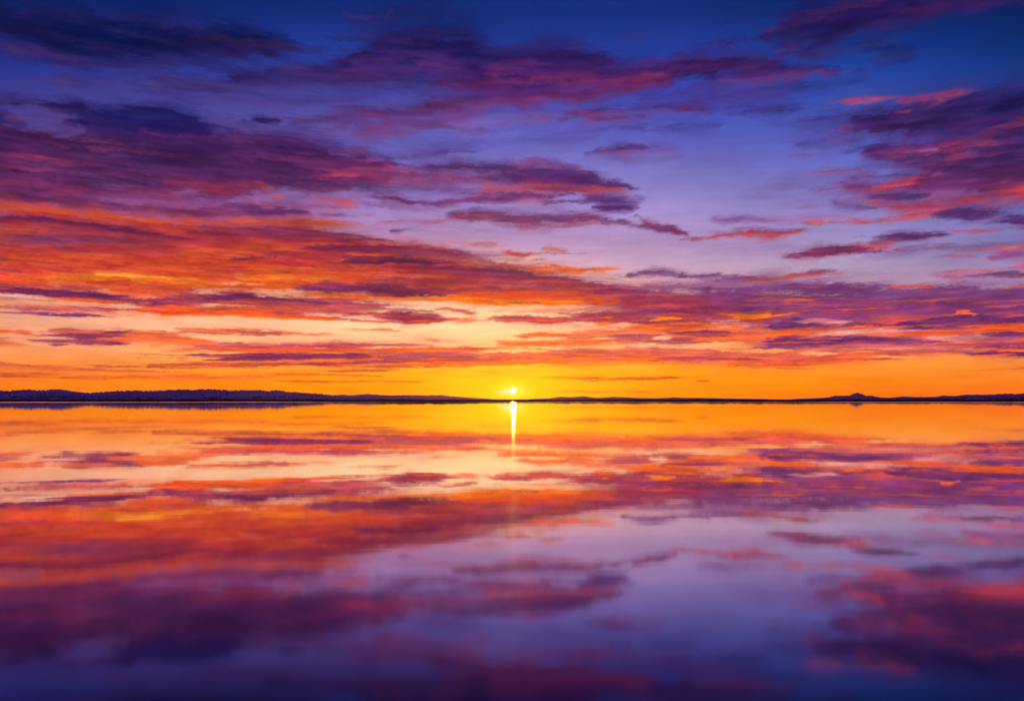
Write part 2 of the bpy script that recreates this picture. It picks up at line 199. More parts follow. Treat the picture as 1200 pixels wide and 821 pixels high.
115,45,112 228,72,80 .95 .6 1|10.1,9.347,0.0381 11.36,9.356,0.095 12.85,9.54,0.212 14.33,9.529,0.257 15.79,9.511,0.209 17.31,9.622,0.0691
140,85,170 145,85,170 .7 .9 1|11.71,10.52,0.07 13.05,10.42,0.163 14.78,10.25,0.139 16.23,10.18,0.069
200,95,160 205,100,160 .5 1 1|13.07,10.14,0.0934 15.26,10.23,0.185 17.65,10.24,0.228 19.98,10.15,0.18
50,34,118 78,40,116 .95 .45 .8|18.52,14.7,0.127 20.09,14.81,0.419 21.86,14.89,0.662 24.01,14.83,0.897 26.09,14.67,1.12 28.1,14.58,1.34 31.15,14.39,1.61 42.75,12.41,0.855
30,30,108 28,30,108 0.97 .75 1|25.66,14.88,0.233 26.86,15.05,0.547 28.44,15.04,0.809 31.1,14.85,1.05 42.69,12.82,0.559
70,38,118 95,44,118 .95 .45 .8|18.62,13.24,0.13 20.2,13.37,0.429 22.43,13.18,0.593 24.6,12.88,0.837 26.69,12.67,1.16 28.7,12.53,1.38 31.39,12.2,1.59 43.02,10.49,0.834
75,58,150 80,60,150 .6 1 1.1|16.46,14.17,0.13 18.09,14.22,0.3 19.92,14.07,0.34 21.49,14.02,0.168
48,30,105 48,30,105 .75 .9 1|24.63,12.55,0.21 26.3,12.46,0.581 28.32,12.41,0.898 31.39,12.2,1.03 43.02,10.49,0.542
95,70,160 110,80,165 .6 1 1.3|19.8,12.72,0.13 21.59,12.74,0.257 23.54,12.82,0.296 24.6,12.88,0.126
205,58,115 225,72,118 .95 .7 1|17.88,15.96,0.0416 19.56,15.98,0.124 21.11,16.03,0.143 22.65,15.78,0.162 23.92,15.8,0.201 25.17,15.81,0.159 25.98,15.78,0.0592
215,65,115 215,65,115 .85 .8 1|21.74,15.27,0.0411 22.34,15.29,0.0819 23.02,15.38,0.0407
170,48,105 180,52,105 .8 .9 1.2|23.29,13.26,0.126 24.35,13.32,0.292 25.38,13.5,0.33 26.38,13.8,0.325 27.56,14.02,0.24 28.92,14.16,0.158 41.13,12.25,0.0838
230,68,98 230,68,98 .9 .8 1|26.75,14.15,0.0403 27.34,14.24,0.1 28.13,14.26,0.0993 29.29,14.26,0.0589 41.4,12.33,0.0312
215,65,110 215,65,110 .8 .9 1.1|24.12,13.51,0.0624 25.4,13.34,0.145 26.63,13.33,0.123 27.42,13.4,0.0608
200,58,105 200,62,108 .8 .9 1.2|23.65,13.06,0.0841 24.82,12.78,0.293 25.65,12.78,0.249 26.25,12.96,0.0825
150,110,190 150,110,190 .6 1 1.2|22.65,13.16,0.0846 23.51,13.2,0.126 24.36,13.24,0.0834
150,110,185 150,110,185 .5 1 1.2|25.35,12.97,0.0831 25.93,12.95,0.165 26.59,12.88,0.0823
185,70,135 190,80,145 .7 .9 1|16.26,13.58,0.0656 17.2,13.6,0.131 18.6,13.54,0.0432
160,60,130 170,65,130 .6 1 1|17.4,14.15,0.0646 18.79,14.12,0.107 20.16,13.97,0.085
170,65,135 170,65,135 .55 1 1|15.28,14.21,0.0435 16.22,14.27,0.0865 17.16,14.21,0.0431
170,65,135 170,65,135 .55 1 1|18.3,14.59,0.0638 19.2,14.72,0.106 19.87,14.79,0.042
170,58,115 170,58,115 .6 1 1.1|19.76,13.28,0.0862 21.99,13.22,0.17 23.51,13.16,0.0841
100,42,116 125,46,114 .92 .5 .9|19.15,12.16,0.132 20.76,11.95,0.349 22.99,11.68,0.518 25.13,11.66,0.637 28.44,11.13,0.831 31.55,10.8,0.89 43.2,9.265,0.465
200,58,108 200,60,108 .85 .8 1|17.63,12.7,0.0528 18.52,12.59,0.132 19.81,12.54,0.0871 20.82,12.33,0.0347
145,44,104 150,46,104 .9 .8 1.1|16.9,11.73,0.0538 18.48,11.81,0.178 19.87,11.62,0.309 21.69,11.44,0.262 23,11.6,0.173 24.05,11.85,0.0854
232,72,95 232,72,95 .9 .8 1.1|20.43,11.45,0.0661 21.46,11.5,0.175 22.64,11.71,0.173 23.91,12.03,0.213 24.46,12.1,0.0848
120,55,130 120,55,130 .6 1 1.1|17.83,11.09,0.135 19.01,10.84,0.314 20.4,10.61,0.223 21.31,10.55,0.0888
178,50,104 228,66,88 .9 .7 1.2|19.83,10.96,0.0669 21.3,10.73,0.221 23.09,10.51,0.395 24.82,10.41,0.477 26.47,10.61,0.639 28.49,10.63,0.585 31.58,10.51,0.568 43.23,9.018,0.297
235,75,85 235,75,88 .7 1 1.3|25.83,10.84,0.128 26.85,11,0.296 28.1,10.63,0.336 29.68,10.55,0.29 41.84,9.076,0.152
95,42,115 95,42,115 .7 .9 1.1|19.9,11.22,0.0888 21.72,11.05,0.176 23.49,10.87,0.131 24.8,10.59,0.0865
85,42,122 100,50,125 .9 .6 1|23.99,10.05,0.0877 25.49,9.972,0.26 26.76,9.695,0.387 28.42,9.342,0.298 30.22,9.015,0.336 31.75,8.874,0.331 43.43,7.595,0.172
225,80,112 225,80,112 .8 .8 1|24.71,9.163,0.0441 26,9.025,0.0961 27.04,8.988,0.078 27.85,9.008,0.043
238,82,98 238,85,100 .9 .8 1|18.23,9.938,0.0456 19.77,9.939,0.0904 21.59,9.867,0.134 23.14,9.892,0.177 24.63,10.08,0.174 25.47,10.23,0.0648
130,95,165 135,100,170 .6 1 1.1|19.42,8.225,0.139 21.93,8.273,0.364 24.58,8.246,0.402 27.11,8.161,0.394 29.56,7.892,0.429 31.88,7.707,0.419 43.57,6.587,0.217
115,58,128 125,60,125 .9 .7 1|20.08,8.787,0.0916 21.44,8.89,0.227 22.77,8.942,0.269 24.09,8.899,0.178 25.16,8.868,0.0441
238,78,88 240,85,85 .95 .7 1|18.33,8.51,0.0558 19.63,8.536,0.184 21,8.599,0.205 22.13,8.623,0.136 23.15,8.605,0.0449
145,48,108 165,55,100 .95 .6 1|15.18,8.13,0.038 16.34,8.226,0.165 17.77,8.351,0.28 19.18,8.376,0.255 20.56,8.395,0.184 21.47,8.436,0.0684
185,72,128 185,72,128 .75 .9 1|23.75,7.716,0.0452 24.83,7.785,0.112 25.68,7.776,0.111 26.83,7.612,0.0441
165,65,125 165,65,125 .7 .9 1|27.19,7.37,0.0882 27.78,7.636,0.219 28.99,7.593,0.303 31.15,7.43,0.254 43.05,6.354,0.132
185,72,120 190,78,120 .85 .8 1|23.37,6.967,0.0549 25.13,6.782,0.181 26.83,6.686,0.201 28.29,6.555,0.11 29.5,6.436,0.0436 41.89,5.511,0.0226
185,75,125 185,75,125 .7 .9 1|25.76,6.971,0.0449 26.6,6.921,0.0892 27.65,6.813,0.0442
205,72,112 205,72,112 .75 .9 1|27.95,7.057,0.066 29.05,7.028,0.152 30.82,6.948,0.128 42.83,5.941,0.0664
150,85,130 180,78,112 .9 .7 1|14.7,6.953,0.0482 16.02,7.053,0.191 17.13,7.156,0.166 18.31,7.297,0.118 19.63,7.24,0.0374
235,190,190 235,190,190 .6 .9 1|16.88,7.307,0.038 17.64,7.372,0.0946 18.31,7.345,0.0377
132,76,134 140,78,130 .9 .7 1|6.56,7.386,0.0591 8.264,7.554,0.196 9.911,7.422,0.195 11.95,7.227,0.194 13.96,7.073,0.145 15.44,6.977,0.048
160,100,155 170,95,140 .75 .8 1.1|6.572,6.842,0.149 9.931,6.834,0.443 13.48,6.602,0.633 16.44,6.416,0.577 19.78,6.296,0.378 22.1,6.014,0.187
112,66,126 125,68,124 .85 .8 1|14.48,6.477,0.0971 16.2,6.52,0.241 18.37,6.397,0.286 20.73,6.118,0.235 23.01,5.929,0.139
255,92,72 255,100,72 .95 .7 1|21,6.106,0.047 21.63,6.22,0.187 22.98,6.253,0.176 24.31,6.282,0.128 25.42,6.361,0.0363
212,90,108 212,92,108 .85 .8 1|26.26,6.002,0.0452 27.52,6.026,0.125 29.35,5.966,0.11 30.93,5.916,0.0865 42.95,5.052,0.0446
118,68,128 150,66,112 .92 .5 1|7.384,5.635,0.401 9.968,5.796,0.796 13.02,5.635,1.03 16.01,5.511,1.07 19.37,5.458,1.05 23.05,5.464,0.839 26.53,5.358,0.817 29.82,5.285,0.968 32.15,5.158,1.03 43.87,4.395,0.531
115,64,125 112,60,122 .75 .8 1|22.14,5.546,0.281 24.82,5.344,0.552 27.39,5.138,0.677 30.25,4.912,0.792 32.19,4.813,0.777 43.91,4.1,0.399
135,58,98 150,56,88 .7 .8 1|5.281,6.06,0.251 7.894,6.028,0.449 10.48,5.687,0.596 13.04,5.339,0.494 15.53,5.281,0.391
175,80,118 175,80,118 .6 .9 1|10.47,5.985,0.0991 12.51,5.844,0.148 14.5,6.137,0.146 16.47,5.934,0.0967
190,80,110 195,85,110 .5 1 1.1|18.46,4.91,0.145 20.82,4.839,0.238 23.09,4.856,0.188 24.85,4.975,0.0924
216,52,62 252,84,40 1 .3 .5|-43.6,6.369,1.04 -31.91,7.455,2.02 -28.78,7.694,2.08 -24.6,7.978,2.24 -20.13,8.051,2.22 -15.37,8.17,2.08 -11.41,8.112,1.74 -7.844,7.807,1.37 -4.208,7.464,0.989 -1.582,7.283,0.497 1.055,7.284,0.149
150,52,85 190,62,62 .8 .7 .8|-12.88,8.735,0.19 -8.847,8.66,0.483 -5.235,8.532,0.585 -2.101,8.268,0.392 0.5261,7.978,0.148
160,55,90 190,60,75 .6 .8 .8|-42.99,6.829,0.262 -31.1,7.98,0.506 -28.74,8.126,0.603 -25.41,8.455,0.619 -21.89,8.773,0.453 -18.2,9.071,0.369 -14.33,9.435,0.281
112,42,110 150,50,100 .85 .7 1|-42.71,8.885,0.107 -30.85,10.35,0.205 -28.51,10.51,0.209 -26.89,10.53,0.297 -24.38,10.49,0.347 -21.76,10.47,0.399 -18.57,10.51,0.407 -15.23,10.74,0.413 -12.3,10.73,0.279 -9.795,10.73,0.0937
150,75,160 160,85,170 .6 1 1.4|-23.91,11,0.13 -21.73,10.92,0.22 -19.01,10.93,0.269 -16.18,11,0.273 -13.77,10.94,0.184
252,88,46 252,88,42 .95 .7 1.1|-42.75,8.527,0.15 -30.89,9.939,0.288 -28.55,10.09,0.337 -27.54,10.09,0.255 -26.52,10.14,0.214 -25.07,10.01,0.217 -23.57,9.948,0.264 -21.81,9.852,0.313 -20,9.834,0.362 -18.14,9.897,0.274 -15.27,10.09,0.231 -12.81,10.24,0.233 -10.32,10.29,0.235 -8.542,10.24,0.071
205,50,72 205,50,72 .6 .9 1|-8.286,10.3,0.0473 -6.229,10.53,0.142 -4.161,10.61,0.142 -2.604,10.58,0.0476
112,40,96 118,38,90 .92 .7 1|-42.85,7.808,0.13 -30.98,9.111,0.25 -28.62,9.367,0.255 -27.6,9.497,0.3 -26.58,9.497,0.216 -25.54,9.45,0.218 -24.04,9.431,0.265 -22.3,9.285,0.359 -20.97,9.099,0.272 -19.41,9.098,0.0687
248,92,48 245,88,50 .95 .7 1.4|-42.91,7.374,0.13 -31.03,8.61,0.251 -28.67,8.813,0.299 -27.79,8.799,0.259 -26.82,9.091,0.26 -25.68,9.222,0.0656
130,58,115 165,70,100 .85 .8 1|-42.97,6.975,0.131 -31.08,8.149,0.252 -28.72,8.341,0.301 -27.08,8.466,0.392 -25.4,8.632,0.353 -23.23,8.689,0.314 -21.23,8.631,0.137
195,62,70 205,60,62 .85 .8 1|-27.95,7.927,0.174 -25.44,8.101,0.4 -22.37,8.429,0.498 -19.15,8.745,0.553 -16.3,8.977,0.42 -14.35,9.153,0.188
165,60,90 170,60,90 .6 .9 1|-26.22,8.834,0.175 -24.09,8.899,0.222 -21.45,8.709,0.182 -20.08,8.696,0.0917
140,50,92 150,50,85 .88 .7 1|-19.33,9.512,0.0912 -17.69,9.602,0.276 -15.3,9.58,0.419 -12.84,9.681,0.517 -10.59,9.617,0.38 -8.313,9.393,0.192 -6.774,9.282,0.0481
245,90,46 250,95,42 .9 .8 1|-16.79,8.721,0.0701 -15.34,8.831,0.235 -12.87,8.973,0.237 -10.61,9.141,0.143 -9.339,9.224,0.0479
192,55,68 200,60,62 .8 .8 1|-15.37,8.265,0.189 -12.9,8.402,0.287 -10.38,8.573,0.289 -7.823,8.585,0.194
250,108,40 250,108,40 .6 .9 1|-21.04,8.141,0.184 -18.71,8.306,0.279 -15.85,8.387,0.236 -13.89,8.463,0.0951
120,38,88 120,38,88 .9 .7 1|-17.21,8.095,0.0376 -16.35,8.084,0.0944 -15.13,8.18,0.0569 -13.9,8.32,0.0286
150,50,76 150,50,76 .8 .8 1|-42.56,5.894,0.0445 -30.44,6.89,0.086 -28.85,6.998,0.0873 -28.12,7.003,0.11 -27.55,7.04,0.0353
250,115,50 250,115,50 .8 .8 1|-26.65,7.8,0.0353 -25.04,7.861,0.0804 -23.29,7.923,0.0679 -21.51,7.933,0.0367
255,150,30 255,140,28 .75 .9 1.2|-28.71,6.398,0.066 -26.85,6.507,0.179 -24.7,6.761,0.227 -22.71,6.864,0.161 -20.44,6.831,0.117 -18.34,6.73,0.119 -16.44,6.56,0.072
255,195,70 255,195,70 .7 .9 1|-25.13,6.828,0.0316 -23.38,6.876,0.0687 -21.13,6.893,0.0465 -19.28,6.834,0.0377
255,145,30 255,140,28 .7 .9 1.2|-17.6,7.232,0.0947 -15.92,7.057,0.287 -14.2,7.113,0.338 -12.71,7.157,0.243 -10.69,7.161,0.0978
252,195,130 252,195,130 .85 .8 1|-17.39,6.718,0.0382 -16.04,6.718,0.0961 -14.67,6.665,0.0387
215,75,60 215,75,60 .7 .9 1|-43.24,4.992,0.0889 -31.32,5.849,0.172 -28.94,6.122,0.22 -26.88,6.149,0.135 -25.18,6.147,0.091
140,62,95 175,70,80 .7 .9 1|-11.35,9.593,0.0473 -10.33,9.767,0.142 -8.812,9.762,0.0476
175,145,205 200,160,210 .8 .9 1.2|-10.73,9.849,0.0945 -9.317,9.891,0.237 -7.269,10.04,0.286 -4.169,10.09,0.239 -2.089,9.918,0.24 0,9.925,0.144
120,60,130 130,62,125 .8 .8 1|-7.53,9.889,0.0477 -6.5,9.958,0.119 -5.726,9.924,0.0478
242,100,58 245,105,58 .9 .8 1|-9.084,9.231,0.0575 -7.034,9.181,0.145 -5.225,9.066,0.145 -3.665,8.891,0.0583
235,118,125 240,130,120 .85 .8 1|-4.179,9.418,0.0483 -2.877,9.286,0.145 -1.309,9.198,0.146 0,9.2,0.0388
150,45,82 142,42,82 .92 .7 1|-12.13,8.856,0.0715 -10.37,8.861,0.24 -7.813,8.924,0.241 -5.488,8.917,0.242 -3.144,8.75,0.146 -1.312,8.614,0.0391
255,105,38 255,105,38 .9 .8 1|-9.106,8.557,0.0386 -7.565,8.591,0.0969 -5.755,8.525,0.0876 -4.455,8.444,0.0391
255,115,42 255,115,42 .9 .8 1|-10.39,8.188,0.0483 -9.782,8.203,0.145 -9.117,8.219,0.0485
108,38,90 115,38,86 .95 .6 1|-10.3,7.997,0.0727 -8.604,8.23,0.243 -6.539,8.269,0.293 -4.459,8.15,0.196 -2.733,8.018,0.0492
252,190,155 252,195,155 .9 .9 1.1|-3.148,8.408,0.0979 -1.838,8.367,0.196 -0.2626,8.469,0.245 1.312,8.565,0.147 2.624,8.412,0.0734
215,60,70 220,65,68 .95 .7 1|-0.9442,8.761,0.039 0.1574,8.763,0.107 1.364,8.711,0.039
252,150,125 252,160,130 .95 .8 1|1.153,9.053,0.0486 2.096,8.952,0.136 2.725,8.85,0.0974 3.352,8.845,0.0389
252,98,40 252,100,36 .97 .6 1|-5.767,7.938,0.0392 -3.152,8.064,0.0737 -0.5261,7.928,0.173 2.104,7.825,0.247 4.727,7.755,0.246 6.811,7.727,0.147 8.362,7.748,0.0391
132,54,94 158,52,76 .96 .5 1|-5.67,7.596,0.0985 -4.205,7.711,0.296 -2.368,7.675,0.395 -0.527,7.484,0.396 1.055,7.185,0.348 3.164,7.026,0.348 5.267,6.809,0.249 7.622,6.48,0.0994
220,120,125 220,120,125 .7 .9 1|-9.41,7.09,0.0491 -7.604,7.124,0.148 -5.787,6.952,0.0992 -3.165,6.877,0.0498
235,160,140 230,160,150 .7 .9 1|1.053,7.582,0.0495 3.159,7.423,0.099 5.782,7.199,0.124 8.385,6.962,0.148 10.44,6.872,0.0491
158,64,88 120,40,80 .96 .5 1|-14.49,6.331,0.0486 -13.24,6.511,0.171 -10.96,6.616,0.442 -8.91,6.657,0.494 -6.317,6.597,0.398 -3.695,6.574,0.3 -1.058,6.486,0.251 1.057,6.536,0.2 3.169,6.527,0.075
160,58,82 160,56,80 .8 .8 1|2.112,6.783,0.15 4.746,6.615,0.299 6.843,6.392,0.349 9.441,6.152,0.298 11.49,5.964,0.148
140,50,90 168,56,72 .75 .6 .8|-10.44,6.823,0.147 -6.31,6.896,0.446 -2.111,6.883,0.598 2.114,6.583,0.6 6.329,6.049,0.701 10.48,5.687,0.596 13.53,5.525,0.295
125,60,118 150,62,92 .75 .6 .8|4.229,6.069,0.301 9.453,5.804,0.896 14.54,5.207,1.08 20.35,4.901,1.05 24.88,4.651,1.02 29.1,4.391,1.16 32.25,4.207,1.13 43.98,3.582,0.578
128,58,108 185,80,85 .7 .7 .9|11.58,3.817,0.252 16.61,3.488,0.594 21.39,3.245,0.626 25.88,3.042,0.56 29.25,2.906,0.589 32.4,2.812,0.57 44.14,2.39,0.292
225,90,58 238,100,50 .65 .7 1|2.135,3.636,0.206 5.32,3.931,0.41 9.509,4.097,0.456 13.61,3.837,0.4 16.6,3.586,0.198
240,82,36 250,100,30 .95 .6 1|-6.325,6.249,0.0999 -3.173,6.177,0.301 -0.5294,6.186,0.453 2.116,6.232,0.552 4.755,6.115,0.451 7.377,5.885,0.2 8.939,5.713,0.0499
255,125,28 255,150,25 .9 .8 1|-14.49,6.283,0.0486 -11.99,6.2,0.0984 -8.41,6.12,0.124 -4.228,6.119,0.176 -0.53,5.884,0.202 2.119,5.829,0.177 4.759,5.864,0.0754
255,185,45 255,190,50 .75 .9 1|-2.118,5.981,0.0504 -0.53,5.884,0.111 1.06,5.832,0.126 2.648,5.827,0.0504
200,60,50 200,60,50 .6 .9 1|-2.116,6.332,0.0502 0,6.236,0.151 2.116,6.332,0.151 4.226,6.27,0.1
240,225,205 240,190,140 .6 1 1|-43.3,4.51,0.0892 -31.38,5.287,0.173 -29,5.415,0.222 -26.95,5.429,0.226 -24.82,5.298,0.138
124,44,90 130,45,88 .95 .6 1|-43.24,4.955,0.0889 -31.32,5.806,0.172 -28.96,5.857,0.177 -27.74,5.836,0.179 -26.28,5.776,0.226 -24.57,5.721,0.299 -22.81,5.613,0.326 -21.6,5.473,0.188 -20.78,5.362,0.0474
158,58,86 185,64,74 .92 .6 1|-23.06,5.23,0.0934 -21.46,5.478,0.377 -19.36,5.649,0.477 -16.97,5.774,0.435 -14.52,5.746,0.44 -12.02,5.608,0.445 -9.464,5.455,0.4 -7.394,5.233,0.302 -5.301,4.95,0.101
102,40,98 102,40,98 .8 .8 1|-21.93,5.32,0.0565 -21.24,5.345,0.142 -20.32,5.33,0.119 -19.85,5.299,0.0477
102,40,96 102,40,96 .8 .8 1|-20.52,5.702,0.071 -19.11,5.8,0.191 -17.92,5.84,0.192 -15.98,6.094,0.121 -14.99,6.22,0.0486
235,80,46 250,100,34 .92 .7 1|-24.43,4.714,0.0558 -22.64,4.872,0.188 -20.33,5.092,0.334 -17.97,5.166,0.338 -15.54,5.134,0.294 -13.06,4.943,0.174 -10.52,4.788,0.0602
255,120,32 255,125,32 .85 .8 1|-22.2,4.699,0.0378 -19.88,4.82,0.0863 -17.01,4.95,0.0974 -14.06,4.873,0.0742 -12.05,4.763,0.0299
255,130,50 255,130,50 .7 .9 1|-15.98,6.094,0.0484 -14.01,6.052,0.0733 -11.49,5.964,0.0741 -8.928,6.062,0.0746 -6.329,6.049,0.05
175,76,86 180,78,84 .92 .7 1|-43.36,4.101,0.0447 -31.43,4.809,0.087 -29.05,4.927,0.111 -27.83,4.894,0.135 -26.36,4.958,0.137 -24.85,4.975,0.115 -23.08,4.996,0.14 -21.72,5.093,0.0709
112,46,96 112,46,96 .92 .7 1|-43.38,3.914,0.0269 -31.45,4.592,0.0523 -29.08,4.614,0.0536 -27.44,4.641,0.068 -25.83,4.614,0.101 -24.66,4.659,0.139 -23.65,4.603,0.0374
182,76,94 200,84,84 .92 .6 1|-16.25,5.553,0.243 -13.53,5.525,0.394 -10.49,5.438,0.399 -8.427,5.521,0.25 -6.076,5.65,0.0754
252,215,165 252,215,165 .9 .8 1|-9.212,5.259,0.0401 -7.911,5.377,0.126 -6.344,5.396,0.101 -4.768,5.309,0.0506
252,215,170 252,215,170 .8 .8 1|-9.481,4.954,0.0402 -8.859,4.963,0.0755 -8.185,4.921,0.0403
152,54,90 165,56,84 .96 .5 1|-9.173,4.858,0.0755 -7.92,5.076,0.252 -6.456,5.041,0.379 -5.039,4.902,0.254 -3.718,4.859,0.0509
220,84,66 225,90,62 .85 .8 1|-11.28,4.876,0.05 -9.487,4.753,0.101 -7.67,4.675,0.101 -5.834,4.641,0.0407
218,100,92 222,105,88 .85 .8 1|-5.028,5.509,0.0605 -3.71,5.468,0.152 -2.759,5.321,0.152 -2.124,5.222,0.0508
208,88,76 210,85,70 .9 .7 1|-4.143,4.755,0.0611 -2.392,4.865,0.153 0,4.87,0.204 2.656,4.966,0.203 5.3,5.001,0.304
172,58,72 180,60,68 .9 .7 1|-0.5317,4.92,0.0764 1.595,4.868,0.229 3.718,4.859,0.305 5.828,4.946,0.405 7.921,5.025,0.403
255,225,165 255,228,160 .9 .8 1|-4.235,5.666,0.0504 -2.122,5.526,0.202 0,5.277,0.203 2.124,5.171,0.203 4.771,5.106,0.101
238,140,105 238,140,105 .8 .8 1|0.531,5.327,0.0406 2.652,5.423,0.127 4.765,5.511,0.126 6.864,5.541,0.0603
160,58,86 170,60,78 .92 .6 1|3.452,4.963,0.152 5.296,5.254,0.455 7.391,5.334,0.704 9.469,5.305,0.751 12.03,5.161,0.547 14.56,4.813,0.296 16.54,4.669,0.0979
255,122,24 255,128,24 .95 .8 1|8.342,4.869,0.0403 9.225,4.857,0.0906 10.26,4.842,0.0903 10.87,4.883,0.03
255,122,24 255,128,24 .9 .8 1|5.143,4.952,0.0304 5.722,4.998,0.076 6.353,4.992,0.0354
255,122,24 255,128,24 .9 .8 1|5.097,4.596,0.0305 5.835,4.591,0.0814 6.572,4.584,0.0355
225,75,75 225,75,75 .7 .8 1.2|8.949,5.413,0.0501 10.49,5.488,0.125 12.03,5.261,0.0993 13.05,5.141,0.0495
252,112,32 252,122,34 .92 .8 1.1|5.946,4.335,0.051 7.676,4.421,0.127 10.01,4.494,0.151 12.06,4.463,0.11 13.84,4.332,0.0498
255,122,26 255,135,28 .97 .7 1.1|11.94,5.064,0.0398 12.65,5.05,0.109 13.46,4.935,0.198 14.81,4.906,0.197 16.28,5.017,0.147 18.35,5.154,0.0386
108,50,102 104,48,100 .95 .6 1|8.991,4.052,0.0609 10.44,4.135,0.252 12.34,3.958,0.327 13.91,3.833,0.0999
240,92,52 240,92,50 .95 .7 1|0.05337,3.845,0.0412 1.333,3.998,0.144 3.464,3.889,0.103 5.744,3.877,0.041
172,84,96 180,84,88 .92 .6 1|3.843,3.373,0.0619 5.854,3.671,0.256 7.957,3.706,0.306 10.05,3.533,0.229 12.11,3.356,0.126 13.64,3.235,0.0503
252,214,150 252,214,150 .9 .8 1|8.585,3.7,0.051 9.415,3.793,0.152 10.3,3.58,0.0762
250,120,48 250,125,42 .92 .7 1|-2.776,3.532,0.0413 -1.069,3.484,0.155 1.069,3.38,0.207 4.268,3.423,0.165 6.915,3.408,0.077
240,110,55 240,110,50 .85 .7 1.1|10.04,3.837,0.076 12.1,3.609,0.177 14.13,3.529,0.25 16.6,3.586,0.247 18.53,3.744,0.147 19.95,3.808,0.0726
190,84,66 190,84,66 .85 .8 1|-28.45,3.518,0.0272 -27.95,3.534,0.0547 -27.45,3.55,0.0275
190,84,76 205,95,70 .92 .7 1|-27.54,3.548,0.0366 -26.46,3.766,0.138 -25.17,3.76,0.14 -23.18,3.725,0.0947 -22.28,3.702,0.0382
245,118,66 240,112,60 .92 .7 1.1|-26.71,3.39,0.0923 -24.54,3.405,0.282 -21.84,3.378,0.336 -19.51,3.333,0.244 -17.5,3.274,0.0592
126,54,98 130,56,96 .95 .6 1|-27.42,3.46,0.0275 -26.19,3.498,0.102 -24.76,3.493,0.188 -23.41,3.718,0.189 -22.27,3.797,0.0953 -21.58,3.863,0.0383
126,54,92 130,56,90 .92 .7 1|-28.15,3.164,0.0274 -26.72,3.205,0.0832 -25,3.205,0.141 -23.76,3.189,0.133 -23,3.16,0.0381
130,56,92 130,56,92 .85 .8 1|-27,3.013,0.0277 -26.49,2.98,0.0743 -25.97,2.994,0.028
240,118,62 238,110,58 .9 .8 1.1|-22.96,3.684,0.057 -20.89,3.833,0.168 -18.75,4.031,0.17 -16.09,3.991,0.138 -13.61,3.937,0.15 -10.65,3.931,0.0404
245,150,90 245,150,90 .7 .9 1|-10.54,4.185,0.0404 -8.986,4.204,0.101 -6.898,4.124,0.0612
180,78,94 222,88,64 .94 .6 1|-20.49,2.828,0.0389 -19.15,2.998,0.147 -16.87,3.137,0.223 -14.14,3.178,0.201 -11.09,3.267,0.178 -7.968,3.297,0.128 -5.331,3.315,0.0515
205,92,100 240,112,42 .92 .5 1|-19.11,2.164,0.074 -15.67,2.606,0.451 -12.14,2.697,0.61 -7.987,2.629,0.67 -4.28,2.596,0.675 -1.072,2.55,0.625 2.143,2.601,0.52 5.345,2.591,0.415 7.988,2.578,0.206
118,50,96 122,50,92 .94 .6 1|-21.45,2.374,0.034 -20.28,2.442,0.147 -18.37,2.52,0.148 -16.17,2.55,0.2 -13.67,2.58,0.228 -11.11,2.707,0.204 -9.029,2.827,0.128 -7.716,2.94,0.0514
150,58,88 150,58,86 .8 .7 1|-12.64,2.945,0.0506 -10.58,3.018,0.127 -8.501,2.985,0.103 -6.395,3.051,0.0515
150,70,98 155,72,90 .88 .7 1|-13.69,2.174,0.0609 -11.13,2.145,0.128 -9.043,2.365,0.232 -6.67,2.585,0.336 -4.28,2.596,0.285 -1.072,2.498,0.182 1.072,2.55,0.0781
255,165,70 255,165,70 .8 .8 1|-15.7,2.054,0.0352 -13.19,1.975,0.0611 -10.62,1.943,0.0617 -7.998,2.216,0.062 -5.877,2.537,0.0363
255,150,60 255,150,60 .8 .8 1|-14.17,2.725,0.0302 -11.62,2.804,0.0611 -9.027,2.879,0.0615 -6.401,2.793,0.031
255,150,40 255,150,40 .7 .8 1|-9.559,2.567,0.0308 -6.926,2.945,0.0618 -4.273,3.062,0.062 -2.141,2.913,0.0311
190,90,72 190,90,70 .85 .8 1|-12.43,1.726,0.0358 -10.63,1.685,0.0928 -8.8,1.746,0.0932 -6.687,1.859,0.0416
198,92,72 205,98,66 .88 .7 1|-23.19,1.817,0.0337 -21.25,1.989,0.137 -18.64,2.022,0.149 -15.7,2.054,0.151 -13.18,2.23,0.102
255,238,130 255,240,110 .95 .8 1|-2.943,2.859,0.0519 -1.338,2.966,0.156 0.5353,2.966,0.208 2.14,3.068,0.155 4.273,3.113,0.0517
252,210,145 252,205,130 .92 .8 1|6.125,3.31,0.0411 7.709,3.197,0.154 9.537,3.232,0.204 12.12,3.002,0.101 13.65,2.883,0.0404
212,120,78 216,120,70 .85 .8 1|-43.72,1.429,0.0683 -31.75,1.681,0.134 -29.36,1.723,0.137 -27.7,1.75,0.139 -26,1.683,0.141 -23.34,1.623,0.0867 -20.57,1.605,0.0491
218,112,66 225,118,60 .85 .8 1|-43.77,1.049,0.0685 -31.79,1.235,0.134 -29.4,1.311,0.137 -27.94,1.376,0.149 -25.16,1.267,0.143 -21.06,1.306,0.167 -16.73,1.341,0.161 -13.21,1.516,0.102
235,112,34 235,112,34 .75 .8 1|-16.22,1.697,0.0403 -13.72,1.564,0.0816 -10.64,1.479,0.0723 -8.021,1.386,0.0312
235,115,24 235,115,24 .7 .8 1|-15.75,1.094,0.0355 -13.23,1.055,0.0718 -10.65,1.065,0.0621 -8.555,1.124,0.0312
200,80,40 200,80,40 .8 .8 1|-8.555,1.124,0.026 -7.394,1.075,0.0575 -6.066,1.078,0.0262
255,195,40 255,195,40 .6 .9 1|-13.7,1.819,0.0407 -11.15,1.631,0.0618 -8.015,1.594,0.052 -5.36,1.759,0.0313
